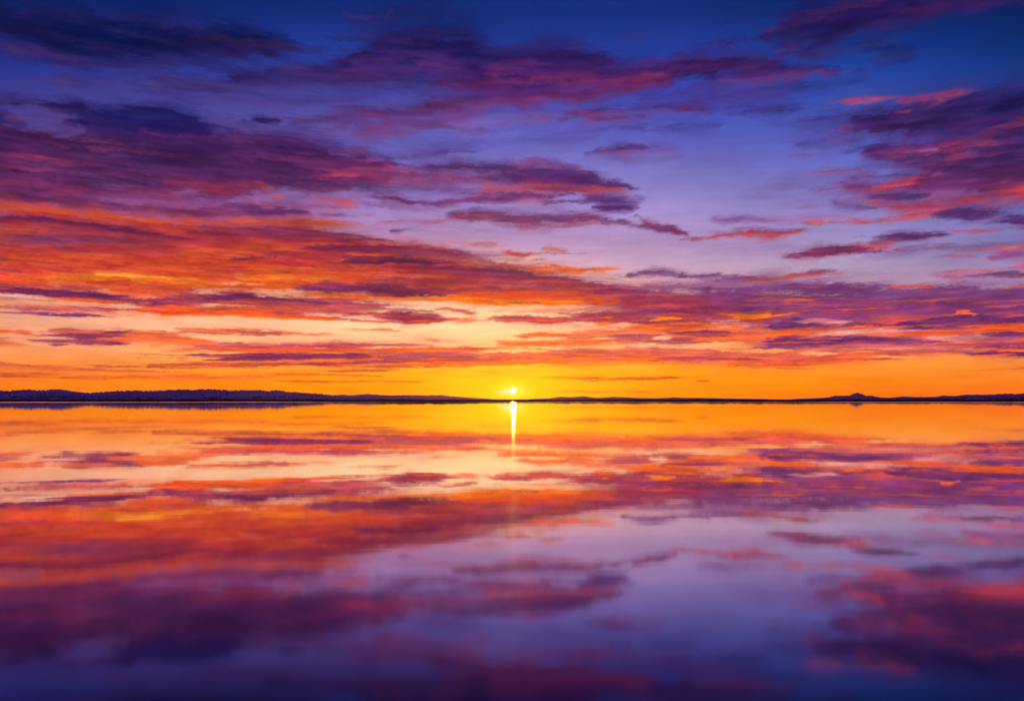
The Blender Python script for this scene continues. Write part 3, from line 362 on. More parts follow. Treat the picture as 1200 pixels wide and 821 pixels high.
204,94,96 242,114,46 .94 .5 1|-0.536,2.603,0.156 2.142,2.809,0.312 5.342,2.747,0.414 9.038,2.519,0.411 12.66,2.387,0.458 15.69,2.255,0.452 18.62,2.368,0.395 21.91,2.512,0.242 25.48,2.631,0.0704
215,100,84 225,100,70 .8 .7 1|4.276,2.907,0.0776 7.454,2.89,0.206 11.62,2.855,0.203 14.67,2.669,0.151 17.64,2.629,0.0744
150,66,92 150,66,92 .7 .8 1|9.041,2.416,0.036 11.12,2.503,0.102 13.17,2.433,0.0913 15.19,2.311,0.0403
252,150,50 252,150,50 .75 .9 1.1|2.146,2.184,0.0522 5.353,2.124,0.104 8.522,2.265,0.0774 11.65,2.141,0.102 14.71,1.912,0.0608
250,160,10 250,160,10 .6 1 1.1|2.421,1.346,0.105 4.297,1.448,0.21 5.633,1.393,0.0785
192,76,62 200,80,56 .92 .6 1|4.73,1.133,0.0262 6.701,1.234,0.105 8.551,1.28,0.104 10.38,1.325,0.0621 12.29,1.368,0.0308
215,95,50 215,95,50 .7 .8 1|11.27,1.115,0.0258 11.79,1.113,0.0567 12.31,1.111,0.0257
205,80,60 205,80,60 .5 .8 1|0.54,0.4505,0.0265 3.236,0.5026,0.0528 6.452,0.4477,0.0526 9.628,0.4442,0.0261
94,50,106 98,50,102 .95 .6 1|15.58,4.248,0.0988 16.32,4.233,0.295 17.15,4.361,0.392 17.93,4.245,0.244 19.22,4.116,0.097
96,48,108 96,46,104 .9 .6 1.1|17.55,4.059,0.147 19.46,4.11,0.242 21.78,4.191,0.286 24.03,4.263,0.328 26.2,4.28,0.322 28.72,4.183,0.45 32.27,4.034,0.521 44,3.433,0.267
220,152,150 225,160,150 .8 .8 1|16.8,4.516,0.049 18.24,4.626,0.17 19.68,4.442,0.145 21.13,4.305,0.0382
252,108,44 252,112,44 .95 .7 1.1|14.62,3.771,0.0598 16.35,3.838,0.148 18.04,3.95,0.147 19.71,3.959,0.0581
220,90,70 220,90,70 .8 .8 1.2|19.94,4.05,0.0483 21.1,4.115,0.12 22.26,3.94,0.0476
228,86,88 232,92,84 .85 .7 1|20.38,4.471,0.048 22.22,4.415,0.166 23.57,4.512,0.164 24.45,4.574,0.0465
222,156,140 230,165,138 .9 .7 1|17.58,3.617,0.0738 19.25,3.777,0.243 21.35,3.869,0.24 23.63,3.712,0.165 25.42,3.427,0.233 27.14,3.285,0.138 28.19,3.208,0.0456
250,106,50 250,108,46 .92 .7 1.2|23.18,3.677,0.0569 24.52,3.687,0.164 26.25,3.773,0.162 27.93,3.853,0.136 29.57,3.748,0.0896 31.15,3.732,0.0882 43.2,3.18,0.0452
255,106,60 255,116,60 .97 .7 1.1|25.36,4.587,0.0554 25.82,4.752,0.184 26.29,4.733,0.16 26.77,4.577,0.0365
252,102,44 252,104,44 .95 .7 1.3|25.44,4.169,0.0463 26.43,4.088,0.129 27.71,3.951,0.159 29.34,3.98,0.112 31.13,3.908,0.088 43.18,3.331,0.0452
232,84,70 232,84,70 .75 .8 1.2|26.83,4.439,0.0365 27.87,4.488,0.0904 29.09,4.48,0.067 30.7,4.365,0.044 42.85,3.724,0.0226
98,46,110 98,46,108 .92 .6 1|26.48,3.581,0.0693 27.54,3.548,0.183 29.19,3.493,0.225 32.34,3.381,0.218 44.08,2.875,0.112
205,100,110 215,110,96 .75 .7 1|14.64,3.321,0.15 17.6,3.174,0.395 20.48,3.022,0.389 23.24,2.964,0.381 25.89,2.902,0.374 29.25,2.906,0.408 32.4,2.812,0.395 44.14,2.39,0.202
110,54,108 112,54,104 .94 .6 1|14.65,3.121,0.1 17.11,3.231,0.247 19.51,3.333,0.219 21.84,3.378,0.192 24.11,3.228,0.142 25.66,3.095,0.0934 26.52,3.072,0.0371
120,60,108 120,60,108 .7 .7 1|15.86,3.699,0.0397 17.57,3.666,0.0885 19.26,3.582,0.039
232,165,130 232,165,130 .85 .8 1|20.25,2.929,0.039 22.79,2.879,0.0862 25.47,2.819,0.0938 27.6,2.813,0.0368
88,40,108 88,40,106 .92 .6 1.1|25.49,2.538,0.0564 26.78,2.556,0.139 28.47,2.471,0.183 30.89,2.457,0.179 32.44,2.417,0.176 44.19,2.054,0.0899
90,42,110 90,42,110 .92 .6 1|26.32,2.892,0.0465 27.81,2.854,0.119 30.06,2.792,0.135 32.41,2.724,0.132 44.15,2.316,0.0673
255,108,42 255,110,42 .95 .8 1.2|26.55,2.747,0.0372 27.19,2.731,0.102 28.45,2.654,0.0732 30.28,2.607,0.0539 42.62,2.222,0.0276
250,104,50 250,104,50 .85 .8 1.2|25.32,2.541,0.0329 25.75,2.532,0.0797 26.19,2.523,0.0327
250,104,50 250,104,50 .85 .8 1.2|26.37,2.426,0.028 27.65,2.352,0.0647 28.88,2.462,0.0912 29.37,2.405,0.0318
250,104,44 250,104,44 .85 .8 1|27.78,3.221,0.0366 29.02,3.183,0.0724 30.82,3.171,0.0623 42.99,2.701,0.0319
228,94,70 236,104,64 .85 .7 1|14.19,2.22,0.202 17.17,2.288,0.349 20.04,2.445,0.343 22.82,2.495,0.24 25.49,2.538,0.117
248,190,115 250,195,115 .92 .8 1|17.15,2.686,0.0398 18.36,2.717,0.138 19.65,2.647,0.049
250,178,104 252,180,96 .9 .8 1|20.75,2.385,0.0341 22.37,2.455,0.0964 23.74,2.335,0.0859 24.85,2.315,0.0284
190,96,70 190,96,70 .85 .8 1|26.44,1.582,0.0235 27.71,1.611,0.0557 28.95,1.684,0.0734 30.57,1.657,0.0677 42.87,1.411,0.0346
108,44,96 112,46,92 .9 .5 1|-20.29,2.344,0.0391 -18.62,2.417,0.0988 -15.68,2.456,0.14 -13.17,2.484,0.142 -10.6,2.558,0.102 -7.985,2.681,0.0412
236,84,40 250,104,34 .85 .5 1|-20.49,2.779,0.0341 -17.62,2.877,0.0792 -13.65,2.933,0.0908 -9.024,2.981,0.082 -4.273,3.113,0.0827 0,3.122,0.0518
246,110,40 250,118,34 .85 .5 1|-15.69,2.255,0.0352 -11.64,2.294,0.0715 -7.992,2.423,0.0723 -3.217,2.234,0.0834 1.073,2.237,0.0626 5.35,2.28,0.0416
150,60,88 150,60,86 .85 .5 1|-17.67,1.983,0.0349 -13.69,2.073,0.0813 -9.569,2.258,0.113 -5.347,2.436,0.135 -1.072,2.498,0.104
242,76,40 250,100,34 .9 .5 1|-23.54,4.793,0.0327 -20.34,4.949,0.086 -16.52,5.011,0.0976 -13.06,4.893,0.0993 -9.489,4.703,0.0604
104,40,98 108,42,96 .85 .5 1|-42.7,4.851,0.0449 -30.56,5.679,0.087 -28.16,5.769,0.107 -26.08,5.741,0.136 -23.92,5.658,0.185 -21.91,5.508,0.141 -20.78,5.409,0.0474
104,40,96 108,42,92 .85 .5 1|-21.22,5.581,0.0708 -18.88,5.76,0.167 -16.47,5.982,0.145 -14.01,5.906,0.122 -11.5,5.717,0.0743
118,44,92 122,46,86 .85 .5 1|-13.99,6.394,0.0584 -11.47,6.555,0.196 -8.913,6.558,0.247 -6.32,6.448,0.199 -4.225,6.32,0.0751
252,96,34 255,112,30 .9 .5 1|-13,6.176,0.0392 -8.928,6.062,0.0796 -4.23,6.019,0.0904 0,5.833,0.111 4.234,5.767,0.0806
112,42,92 116,42,88 .85 .5 1|-10.65,8.036,0.0484 -8.349,8.187,0.146 -5.761,8.232,0.166 -3.414,8.112,0.0589
236,74,44 245,88,38 .85 .5 1|-42.53,6.116,0.0666 -30.41,7.147,0.129 -26.34,7.468,0.178 -21.07,7.727,0.184 -15.39,7.79,0.143 -11.42,7.725,0.0727
250,104,34 255,120,32 .8 .6 1|-23.87,6.303,0.0551 -20.24,6.419,0.118 -15.46,6.544,0.121 -11.46,6.8,0.0734
110,52,104 114,54,100 .85 .5 1|5.296,5.254,0.0758 8.952,5.313,0.15 13.04,5.339,0.148 17,5.144,0.122 20.33,5.14,0.0715
95,46,106 98,48,102 .85 .5 1|14.63,3.421,0.05 18.08,3.362,0.123 20.91,3.448,0.121 23.66,3.381,0.071
252,104,40 255,116,36 .9 .5 1|5.316,4.136,0.0409 8.467,4.159,0.0812 12.07,4.212,0.0903 15.6,4.001,0.0693 18.51,4.085,0.039
250,100,44 252,108,44 .9 .5 1|20.43,3.7,0.0386 23.18,3.677,0.0758 25.83,3.694,0.0928 28.35,3.747,0.0725 30.77,3.615,0.0443 42.93,3.081,0.0227
255,255,240 255,255,225 1 .4 .2|-0.918,0.4187,0.0265 -0.5939,0.4558,0.0794 -0.27,0.4823,0.116 0,0.4823,0.106 0.324,0.4505,0.0423
255,255,200 255,252,160 1 .4 .2|0.108,0.4823,0.0529 0.4859,0.4823,0.106 0.864,0.3976,0.0794 1.296,0.3446,0.0318
"""

def perlin(u, v, seed):
    """Gradient noise on a lattice, u and v arrays."""
    rs = np.random.RandomState(seed)
    ang = rs.rand(4096).astype(np.float32) * 6.2832
    gx, gy = np.cos(ang), np.sin(ang)
    iu = np.floor(u).astype(np.int64); iv = np.floor(v).astype(np.int64)
    fu = (u - iu).astype(np.float32); fv = (v - iv).astype(np.float32)
    su = fu*fu*fu*(fu*(fu*6-15)+10); sv = fv*fv*fv*(fv*(fv*6-15)+10)
    def corner(du, dv):
        h = ((iu+du)*73856093 ^ (iv+dv)*19349663 ^ ((iu+du)*(iv+dv+31)*83492791)) & 4095
        return gx[h]*(fu-du) + gy[h]*(fv-dv)
    a = corner(0,0)*(1-su) + corner(1,0)*su
    b = corner(0,1)*(1-su) + corner(1,1)*su
    return a*(1-sv) + b*sv

def fbm(u, v, seed, octaves=6, gain=.55):
    s = 0; a = 1.0
    for o in range(octaves):
        s = s + a*perlin(u*2**o + 17.3*o, v*2**o + 9.1*o, seed+o)
        a *= gain
    return (s/s.std()).astype(np.float32)

def sstep(a, b, x):
    t = np.clip((x-a)/(b-a), 0, 1)
    return t*t*(3-2*t)

def sheet(A, E):
    """Cloud-sheet coordinates: the cells flatten and crowd towards the horizon as a real cloud deck does."""
    Ec = np.maximum(E, -1)
    return A*6/(Ec+14), 10*np.log(Ec+1.6)

def lay_streak(C, az, el, N, NF, k, top, bot, op, soft, rough, pts, WA, WE, cover, halo=1):
    pa = np.array([p[0] for p in pts]); pe = np.array([p[1] for p in pts]); pt = np.array([p[2] for p in pts])
    m = pt.max()*3.1 + .4
    i0, i1 = np.searchsorted(az, [pa[0]-1.5, pa[-1]+1.5]); j0, j1 = np.searchsorted(el, [pe.min()-m, pe.max()+m])
    if i1-i0 < 2 or j1-j0 < 2: return
    s = (slice(j0, j1), slice(i0, i1))
    n = [N[(k+q) % 5][s] for q in range(3)]
    A = az[None, i0:i1] + WA[s]; E = el[j0:j1, None] + WE[s]
    L = pa[-1]-pa[0]
    A = A + n[2]*min(.05*L, .35)*.6
    yc = np.interp(A, pa, pe); th = np.maximum(np.interp(A, pa, pt), .03)
    t = (E-yc)/th
    f = NF[k % 2][s]
    low = sstep(11, 4, pe.mean())
    warm = max(top[0], bot[0]) > 150
    soft = soft*(1 - .3*low + (.6 if warm else .25)*(1-low)); op = op*(1 - (.08 if warm else .0)*(1-low))
    e = rough*(.17*n[0] + .11*f + .07*NF[2][s])
    a = sstep(0, soft, 1.12-np.abs(t) + e)*(1 - (.10+.14*low)*sstep(-.2, 1.6, NF[(k+1) % 2][s]))
    a = np.maximum(a, halo*(.5-.16*low)*sstep(0, 1.6, 1.95-np.abs(t) + 1.8*e))*sstep(3.0, 1.6, np.abs(t))
    ef = min(.2*L, 2.4)
    a = a*sstep(-.15*ef, ef, A-pa[0] + .5*ef*n[1])*sstep(-.15*ef, ef, pa[-1]-A + .5*ef*n[1])*op
    w = sstep(-.9, .9, -t + .32*n[1] + .34*f + .15*NF[2][s])[..., None]
    col = (top*(1-w) + bot*w)
    g = col.mean(-1, keepdims=True); col = (g + (col-g)*(1-.12*(1-low)))*(1 + .07*n[2][..., None])
    cover[s] = np.maximum(cover[s]*(1-.3*a), a)
    C[s] = C[s]*(1-a[..., None]) + col*a[..., None]

def make_sky(az, el, seed=5):
    A, E = np.meshgrid(az, el)
    U, V = sheet(A, E)
    N = [fbm(U*.8, V*1.05, 11+20*q) for q in range(5)] + [fbm(U*2.1, V*2.1, 111+20*q, 5) for q in range(2)]
    NF = [fbm(U*1.1+V*.08, V*3.9+U*.12, 301+q*40, 5, .66) for q in range(2)]   # fine filaments
    NF.append(fbm(U*3.2, V*9, 388, 4, .7)); Nf = NF[0]
    Nb = fbm(U*.5, V*.45, 401, 5, .5)
    q = np.clip(E, .3, 25)/10
    WA = .14*N[5]*(.4+q); WE = .03*N[6]*(.12+q)
    # clear-sky colours, with the added lavender fill behind the camera
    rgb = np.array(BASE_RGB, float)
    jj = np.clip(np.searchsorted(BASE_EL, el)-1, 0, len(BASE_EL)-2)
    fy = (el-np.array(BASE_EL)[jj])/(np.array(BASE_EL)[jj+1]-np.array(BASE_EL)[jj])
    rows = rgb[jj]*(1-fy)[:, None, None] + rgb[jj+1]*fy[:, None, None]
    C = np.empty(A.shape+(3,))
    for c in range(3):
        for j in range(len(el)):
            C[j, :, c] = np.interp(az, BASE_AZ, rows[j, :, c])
    C *= (1 + .006*Nf + .02*Nb)[..., None]
    k = 0; cover = np.zeros(A.shape)
    for line in STREAKS.strip().splitlines():
        h, p = line.split('|'); h = h.split()
        top = np.array([float(x) for x in h[0].split(',')]); bot = np.array([float(x) for x in h[1].split(',')])
        pts = [tuple(float(x) for x in s.split(',')) for s in p.split()]
        lay_streak(C, az, el, N, NF, k, top, bot, float(h[2]), float(h[3]), float(h[4]), pts, WA, WE, cover)
        k += 1
    for top, bot, op, soft, rough, pts in wider_sky():
        lay_streak(C, az, el, N, NF, k, top, bot, op, soft, rough, pts, WA, WE, cover); k += 1
    C = strands(C, az, el, cover, N, NF, WA, WE)
    C = C*(1 - .16*np.clip(cover, 0, 1)*sstep(4, 9, E))[..., None]*np.array([1.05, .93, 1.0])
    C = tatter(C, az, el, A, E, NF)
    return finish(C, A, E, N, NF, Nf, .12+np.clip(cover, 0, 1))
def strands(C, az, el, cover, N, NF, WA, WE):
    """Thin lit and unlit strands drawn out by the wind inside the cloud belts."""
    rs = random.Random(19)
    for k in range(1500):
        a0 = rs.uniform(-48, 48); e0 = 1.0 + 20*rs.random()**1.7
        L = rs.uniform(1.2, 6.5)*(1+e0/25); th = rs.uniform(.014, .045)*(1+e0/4)
        i = min(np.searchsorted(az, a0+L/2), len(az)-1); j = min(np.searchsorted(el, e0), len(el)-1)
        if cover[j, i] < .35: continue
        c = C[j, i]; low = float(sstep(12, 5, e0))
        hot = np.array([255, 112, 36])*low + np.array([205, 52, 88])*(1-low)
        cold = np.array([108, 42, 96])*low + np.array([52, 28, 106])*(1-low)
        if e0 < 3.2: cold = np.array([165, 66, 70.])
        tgt, w = (hot, rs.uniform(.3, .8)*(.35+.65*float(sstep(17, 10, e0)))) if rs.random() < .52 else (cold, rs.uniform(.25, .65))
        col = c*(1-w) + tgt*w
        sl = rs.gauss(0, .012) + .010*(a0/30) + (.03*(e0-8)/14 if a0 > 0 and e0 > 8 else 0)
        pts = [(a0, e0, th*.2), (a0+L*.35, e0+sl*L*.35, th), (a0+L*.7, e0+sl*L*.7, th*.8), (a0+L, e0+sl*L, th*.15)]
        lay_streak(C, az, el, N, NF, k, col, col, rs.uniform(.5, 1.0)*(.6+.4*low), .9, 1.3, pts, WA, WE, cover, 0)
    return C

def tatter(C, az, el, A, E, NF):
    """Shear the finished deck with fine noise so that edges fray along the wind."""
    q = np.clip(E, .4, 25)/10
    dj = E + (.012+.022*q)*NF[2]*sstep(60, 40, np.abs(A)); di = A + 0.06*NF[1]*sstep(60, 40, np.abs(A))
    j = np.clip(np.interp(dj, el, np.arange(len(el))), 0, len(el)-1.001); i = np.clip(np.interp(di, az, np.arange(len(az))), 0, len(az)-1.001)
    j0 = j.astype(int); i0 = i.astype(int); fj = (j-j0)[..., None]; fi = (i-i0)[..., None]
    return (C[j0, i0]*(1-fi)+C[j0, i0+1]*fi)*(1-fj) + (C[j0+1, i0]*(1-fi)+C[j0+1, i0+1]*fi)*fj

def finish(C, A, E, N, NF, Nf, cover):
    # filaments: brighter strands go warm, darker strands go cool
    s = (Nf*.04 + .03*NF[2])*cover
    fall = sstep(90, 50, np.abs(A))*sstep(.2, 2.0, E+.9)
    s = (s*fall)[..., None]
    C = C*np.exp(s*np.array([1.0, 1.25, .8]))
    fire = (sstep(150, 215, C.min(-1))*(np.abs(A) < 2.5)*(E < 1.2))[..., None]; white = C.copy()      # cloud shreds burning white beside the sun
    C = C*(1 + sstep(3, 7, E)[..., None]*np.array([-.05, .012, -.035]))
    C = C*(1 + sstep(3, 1, E)[..., None]*np.array([0, -.02, -.22]))
    # glow about the low sun
    g = np.exp(-((A/4.4)**2 + ((E-.4)/1.15)**2))*.75
    C = C*(1-g[..., None]) + g[..., None]*np.maximum(C, np.array([255, 222, 0])*1.0)*np.array([1, 1, .25])
    h = (np.exp(-((A/.85)**2 + ((E-.55)/.5)**2))*.85)[..., None]
    C = C*(1-h) + h*np.array([255, 250, 90.])
    C = C*(1-fire) + white*fire
    return np.clip(C, 0, 255)

# ---------------------------------------------------------------- the sky beyond the frame goes on with streaks of its own
def wider_sky():
    rs = random.Random(77); out = []
    pal_low = [((120,52,104),(240,110,60)), ((205,92,92),(240,112,46)), ((100,46,108),(150,60,95)), ((230,90,70),(250,120,50))]
    pal_mid = [((80,40,115),(190,60,110)), ((112,50,120),(215,70,90)), ((60,36,112),(110,50,120)), ((130,85,165),(150,95,170))]
    pal_high = [((40,28,108),(80,40,120)), ((26,30,110),(60,40,125)), ((48,40,130),(70,45,135))]
    for _ in range(330):
        el0 = 1.2 + 60*rs.random()**2.4
        if el0 > 24.5: az0 = rs.uniform(-170, 165)
        else: az0 = rs.choice((-1, 1))*rs.uniform(31, 165)
        L = rs.uniform(3, 14)*(1+el0/25); th = rs.uniform(.12, .6)*(.5+el0/7)
        if abs(az0) < 31+L and el0-th*2.5 < 24 and el0 > 20: el0 += 6
        if abs(az0) < 40 and el0 < 24.5: az0 = math.copysign(33, az0); az0 = az0 if az0 > 0 else az0-L
        slope = (0.04 if az0 > 0 else -.04)*rs.uniform(0, 1.5)
        pal = pal_low if el0 < 6 else pal_mid if el0 < 16 else pal_high
        c = rs.choice(pal)
        dull = max(0, (abs(az0)-35)/140)
        c = [tuple(v*(1-dull)+w*dull for v, w in zip(q, (62, 58, 110))) for q in c]
        pts = [(az0+L*f, el0+L*f*slope+rs.uniform(-.25, .25)*th, th*w) for f, w in ((0, .15), (.3, .9), (.6, 1), (1, .12))]
        out.append((np.array(c[0]), np.array(c[1]), rs.uniform(.5, .85), .9, 1.1, pts))
    return out

seg = lambda a, b, n: np.linspace(a, b, n, endpoint=False)
half = np.concatenate([seg(0, 31.5, 630), seg(31.5, 60, 130), np.linspace(60, 180, 120)])
az = np.concatenate([-half[:0:-1], half])
el = np.concatenate([seg(-3, -.1, 4), seg(-.1, 6, 190), seg(6, 23.5, 330), seg(23.5, 45, 90), np.linspace(45, 89.6, 60)])
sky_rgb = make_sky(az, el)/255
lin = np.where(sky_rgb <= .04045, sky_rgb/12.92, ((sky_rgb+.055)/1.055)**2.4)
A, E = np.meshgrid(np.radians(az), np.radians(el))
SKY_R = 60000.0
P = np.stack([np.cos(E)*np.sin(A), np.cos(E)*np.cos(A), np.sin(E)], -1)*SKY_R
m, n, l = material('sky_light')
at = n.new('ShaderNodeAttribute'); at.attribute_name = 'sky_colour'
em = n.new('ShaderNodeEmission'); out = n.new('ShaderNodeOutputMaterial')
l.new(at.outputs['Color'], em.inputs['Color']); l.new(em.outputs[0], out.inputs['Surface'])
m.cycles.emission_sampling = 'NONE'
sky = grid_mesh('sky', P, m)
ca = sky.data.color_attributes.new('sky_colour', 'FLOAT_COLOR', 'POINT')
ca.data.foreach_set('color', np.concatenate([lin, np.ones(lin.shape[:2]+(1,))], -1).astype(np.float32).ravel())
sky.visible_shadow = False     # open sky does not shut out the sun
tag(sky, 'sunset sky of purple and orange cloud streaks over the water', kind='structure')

# ---------------------------------------------------------------- the sun
m, n, l = material('sun_fire')
em = n.new('ShaderNodeEmission'); em.inputs['Color'].default_value = (1, .93, .55, 1); em.inputs['Strength'].default_value = 60
out = n.new('ShaderNodeOutputMaterial'); l.new(em.outputs[0], out.inputs['Surface'])
D = 50000.0; R = D*math.tan(math.radians(.27)/2)
verts = [(0, 0, R)]; faces = []; NS = 24; NR = 11
for j in range(1, NR+1):
    t = math.pi*j/(NR+1)
    for i in range(NS):
        a = 2*math.pi*i/NS; verts.append((R*math.sin(t)*math.cos(a), R*math.sin(t)*math.sin(a), R*math.cos(t)*1.15))
verts.append((0, 0, -R))
for i in range(NS):
    k = (i+1) % NS
    faces.append((0, 1+i, 1+k)); b = 1+(NR-1)*NS; faces.append((len(verts)-1, b+k, b+i))
    for j in range(NR-1):
        faces.append((1+j*NS+i, 1+(j+1)*NS+i, 1+(j+1)*NS+k, 1+j*NS+k))
sun = new_mesh('sun', verts, faces, m)
sun.location = (D*math.sin(math.radians(SUN_AZ)), D, D*math.tan(math.radians(SUN_EL)))
sun.visible_shadow = False
tag(sun, 'blazing white sun just above the dark far shore', 'sun')

# ---------------------------------------------------------------- land
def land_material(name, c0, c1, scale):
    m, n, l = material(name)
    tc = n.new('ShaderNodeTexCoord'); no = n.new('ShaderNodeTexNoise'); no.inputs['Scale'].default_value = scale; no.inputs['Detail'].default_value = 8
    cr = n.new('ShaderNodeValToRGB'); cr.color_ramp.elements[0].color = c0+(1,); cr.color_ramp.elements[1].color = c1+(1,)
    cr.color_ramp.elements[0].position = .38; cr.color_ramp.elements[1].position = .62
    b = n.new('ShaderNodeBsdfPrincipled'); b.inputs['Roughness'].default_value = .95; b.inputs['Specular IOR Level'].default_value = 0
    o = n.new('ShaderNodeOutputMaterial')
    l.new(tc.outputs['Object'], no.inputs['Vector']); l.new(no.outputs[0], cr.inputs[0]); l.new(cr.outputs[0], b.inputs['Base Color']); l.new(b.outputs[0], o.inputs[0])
    return m

def ridge(name, prof, dist, depth, mat, seed, rough):
    """A mountain range: prof = (azimuth, elevation of the skyline in degrees); real relief in front of and behind the crest."""
    a0, a1 = prof[0][0], prof[-1][0]
    na = int((a1-a0)/.035)+1; nd = 44
    a = np.linspace(a0, a1, na); crest = np.interp(a, [p[0] for p in prof], [p[1] for p in prof])
    crest = np.maximum(crest, 0)
    f = np.linspace(-1, 1, nd)
    AA, FF = np.meshgrid(a, f)
    s = 1/dist*57.3
    nz = fbm(AA*1.6, FF*3+seed, 900+seed, 6, .6)
    nr = 1-np.abs(perlin(AA*4.5, FF*2.2, 950+seed))*2
    jag = fbm(a[None]*7, np.full((1, na), .5)+seed, 970+seed, 4, .6)[0]
    H = np.tan(np.radians(crest))*dist + CAM_Z*(crest > 0)
    H = H*(1+rough*.035*jag)
    shape = (1-np.abs(FF))**1.15
    Z = H[None]*shape*(1 + rough*(.10*nz+.22*(nr-.6))*np.abs(FF)**.5*(1-np.abs(FF)))
    Z = np.maximum(Z, 0)-.6*(np.abs(FF) > .97)*(0 < 1)
    Dd = dist + FF*depth + depth*.10*nz*np.abs(FF)
    rad = np.radians(AA)
    P = np.stack([Dd*np.tan(rad), Dd, Z], -1)
    o = grid_mesh(name, P, mat)
    o.data.polygons.foreach_set('use_smooth', [False]*len(o.data.polygons))
    return o

def prof(s): return [tuple(float(v) for v in q.split(',')) for q in s.split()]
m_alps = land_material('hazy_snowy_rock', (.24, .20, .46), (.40, .34, .66), .0007)  # blue-violet of distance haze mixed into the snow and rock colour
m_hill = land_material('hazy_forest', (.34, .20, .40), (.44, .28, .50), .001)  # purple haze tint put into the forest colour
m_shore = land_material('dark_shore', (.05, .03, .07), (.08, .05, .10), .006)
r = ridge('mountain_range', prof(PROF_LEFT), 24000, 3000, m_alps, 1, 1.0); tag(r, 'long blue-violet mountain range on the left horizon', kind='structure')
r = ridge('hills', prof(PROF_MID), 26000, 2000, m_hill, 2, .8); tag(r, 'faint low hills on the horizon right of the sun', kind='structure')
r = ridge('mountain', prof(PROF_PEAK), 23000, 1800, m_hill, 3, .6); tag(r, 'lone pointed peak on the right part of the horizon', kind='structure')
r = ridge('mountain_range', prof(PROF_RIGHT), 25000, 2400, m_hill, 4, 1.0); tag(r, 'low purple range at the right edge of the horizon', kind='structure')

# the low wooded shore: a flat bank 4 km off with an uneven belt of trees on it
a = np.arange(-75, 75.01, .03)
sh = fbm(a[None]*.35, a[None]*0+3.3, 1201, 5)[0]
near = 4250 + 160*fbm(a[None]*.10, a[None]*0+7.7, 1250, 4)[0] 
tre = fbm(a[None]*2.4, a[None]*0+1.3, 1280, 5, .7)[0]
dist_steps = [0, 6, 60, 500, 8000, 36000]
rows = []
for k, dd in enumerate(dist_steps):
    z = [-.4, .5, 1.0, 1.6, 3.0, 6.0][k]
    y = near+dd
    rows.append(np.stack([y*np.tan(np.radians(a)), y, np.full_like(a, z)+(.3*sh if 0 < k < 5 else 0)], -1))
shore = grid_mesh('shore', np.stack(rows), m_shore); tag(shore, 'thin dark line of low land along the far water', kind='structure')
rows = []
for k, (dd, zf) in enumerate([(60, 0), (62, .75), (75, 1), (140, .95), (160, 0)]):
    y = near+dd; h = np.maximum(9.5+.9*sh+.55*tre, 4)*(1-.45*np.exp(-(a/2.5)**2))
    rows.append(np.stack([y*np.tan(np.radians(a)), y, .6+h*zf*(1+.04*tre)], -1))
belt = grid_mesh('tree_belt', np.stack(rows), m_shore); tag(belt, 'unbroken dark belt of far trees on the low shore', 'tree belt', kind='stuff')

# ---------------------------------------------------------------- water
m, n, l = material('still_water')
tc = n.new('ShaderNodeNewGeometry')
def noise(scale, detail, stretch):
    mp = n.new('ShaderNodeMapping'); mp.inputs['Scale'].default_value = stretch
    no = n.new('ShaderNodeTexNoise'); no.inputs['Scale'].default_value = scale; no.inputs['Detail'].default_value = detail
    l.new(tc.outputs['Position'], mp.inputs['Vector']); l.new(mp.outputs[0], no.inputs['Vector']); return no
n1 = noise(.05, 4, (.5, 1, 1)); n2 = noise(.9, 3, (.6, 1, 1)); n3 = noise(.0012, 5, (.35, 1, 1))
b1 = n.new('ShaderNodeBump'); b1.inputs['Strength'].default_value = 1; b1.inputs['Distance'].default_value = BUMP_LONG
b2 = n.new('ShaderNodeBump'); b2.inputs['Strength'].default_value = 1; b2.inputs['Distance'].default_value = BUMP_SHORT
l.new(n1.outputs[0], b1.inputs['Height']); l.new(n2.outputs[0], b2.inputs['Height']); l.new(b1.outputs[0], b2.inputs['Normal'])
rr = n.new('ShaderNodeMapRange'); rr.inputs['From Min'].default_value = .4; rr.inputs['From Max'].default_value = .6
rr.inputs['To Min'].default_value = ROUGH0; rr.inputs['To Max'].default_value = ROUGH1
l.new(n3.outputs[0], rr.inputs['Value'])
gl = n.new('ShaderNodeBsdfGlossy'); gl.distribution = 'GGX'; 
tint = n.new('ShaderNodeValToRGB'); te = tint.color_ramp.elements      # warm plum tint put into the reflections where the view is steeper
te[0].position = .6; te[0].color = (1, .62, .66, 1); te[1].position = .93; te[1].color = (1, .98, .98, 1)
gl2 = n.new('ShaderNodeBsdfGlossy'); gl2.distribution = 'GGX'; gl2.inputs['Roughness'].default_value = .054   # the few steeper wavelets
gm = n.new('ShaderNodeMixShader'); gm.inputs[0].default_value = .002
ds = n.new('ShaderNodeVectorMath'); ds.operation = 'LENGTH'; l.new(tc.outputs['Position'], ds.inputs[0])
far = n.new('ShaderNodeMapRange'); far.inputs['From Min'].default_value = 3300; far.inputs['From Max'].default_value = 3800   # breeze under the far shore
far.inputs['To Min'].default_value = 0; far.inputs['To Max'].default_value = .07; l.new(ds.outputs['Value'], far.inputs['Value'])
near_ = n.new('ShaderNodeMapRange'); near_.inputs['From Min'].default_value = 20; near_.inputs['From Max'].default_value = 130  # finer ripples over the shallows
near_.inputs['To Min'].default_value = .045; near_.inputs['To Max'].default_value = 0; l.new(ds.outputs['Value'], near_.inputs['Value'])
a1 = n.new('ShaderNodeMath'); a2 = n.new('ShaderNodeMath'); l.new(rr.outputs[0], a1.inputs[0]); l.new(far.outputs[0], a1.inputs[1])
l.new(a1.outputs[0], a2.inputs[0]); l.new(near_.outputs[0], a2.inputs[1]); l.new(a2.outputs[0], gl.inputs['Roughness']); l.new(b2.outputs[0], gl.inputs['Normal'])
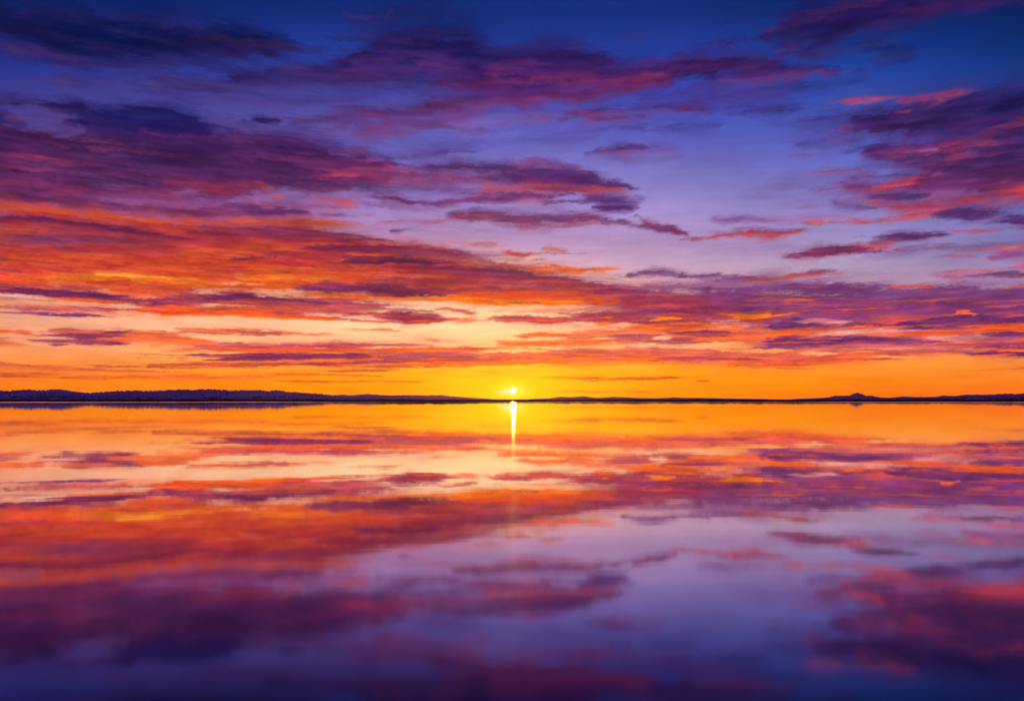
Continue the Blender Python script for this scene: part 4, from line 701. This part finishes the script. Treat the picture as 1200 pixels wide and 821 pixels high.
df = n.new('ShaderNodeBsdfDiffuse'); df.inputs['Color'].default_value = (.035, .018, .06, 1)
lw = n.new('ShaderNodeLayerWeight'); lw.inputs['Blend'].default_value = .5
fr = n.new('ShaderNodeValToRGB'); ce = fr.color_ramp.elements
ce[0].position = 0; ce[0].color = (.03, .03, .03, 1); ce[1].position = .97; ce[1].color = (.97, .97, .97, 1)
for p_, v_ in ((.45, .16), (.67, .40), (.78, .72), (.88, .92)):
    q_ = ce.new(p_); q_.color = (v_, v_, v_, 1)
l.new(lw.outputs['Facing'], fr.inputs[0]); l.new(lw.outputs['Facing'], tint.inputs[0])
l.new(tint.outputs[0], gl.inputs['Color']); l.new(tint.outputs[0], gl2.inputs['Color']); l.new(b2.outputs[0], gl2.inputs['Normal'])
l.new(gl.outputs[0], gm.inputs[1]); l.new(gl2.outputs[0], gm.inputs[2])
mx = n.new('ShaderNodeMixShader'); o = n.new('ShaderNodeOutputMaterial')
l.new(fr.outputs[0], mx.inputs[0]); l.new(df.outputs[0], mx.inputs[1]); l.new(gm.outputs[0], mx.inputs[2]); l.new(mx.outputs[0], o.inputs[0])
rad = np.concatenate([[0], np.geomspace(4, 58000, 60)]); ang = np.linspace(0, 2*math.pi, 181)
RR, TT = np.meshgrid(rad, ang, indexing='ij')
water = grid_mesh('water', np.stack([RR*np.sin(TT), RR*np.cos(TT), RR*0], -1), m)
tag(water, 'mirror-calm water reflecting the whole sunset sky', kind='structure')

# ---------------------------------------------------------------- evening haze over the water
def haze_box(density):
    x, y0, y1, z0, z1 = 46000, -300, 30000, -1.5, 900
    v = [(sx*x, y, z) for z in (z0, z1) for y in (y0, y1) for sx in (-1, 1)]
    f = [(0, 2, 3, 1), (4, 5, 7, 6), (0, 1, 5, 4), (2, 6, 7, 3), (0, 4, 6, 2), (1, 3, 7, 5)]
    m, n, l = material('evening_haze')
    pv = n.new('ShaderNodeVolumePrincipled'); pv.inputs['Density'].default_value = density; pv.inputs['Color'].default_value = (.85, .30, .30, 1)
    pv.inputs['Anisotropy'].default_value = .85
    o = n.new('ShaderNodeOutputMaterial'); l.new(pv.outputs[0], o.inputs['Volume'])
    h = new_mesh('haze', v, f, m); tag(h, 'thin evening haze over the water and the far land', kind='stuff'); return h
haze_box(.000001)
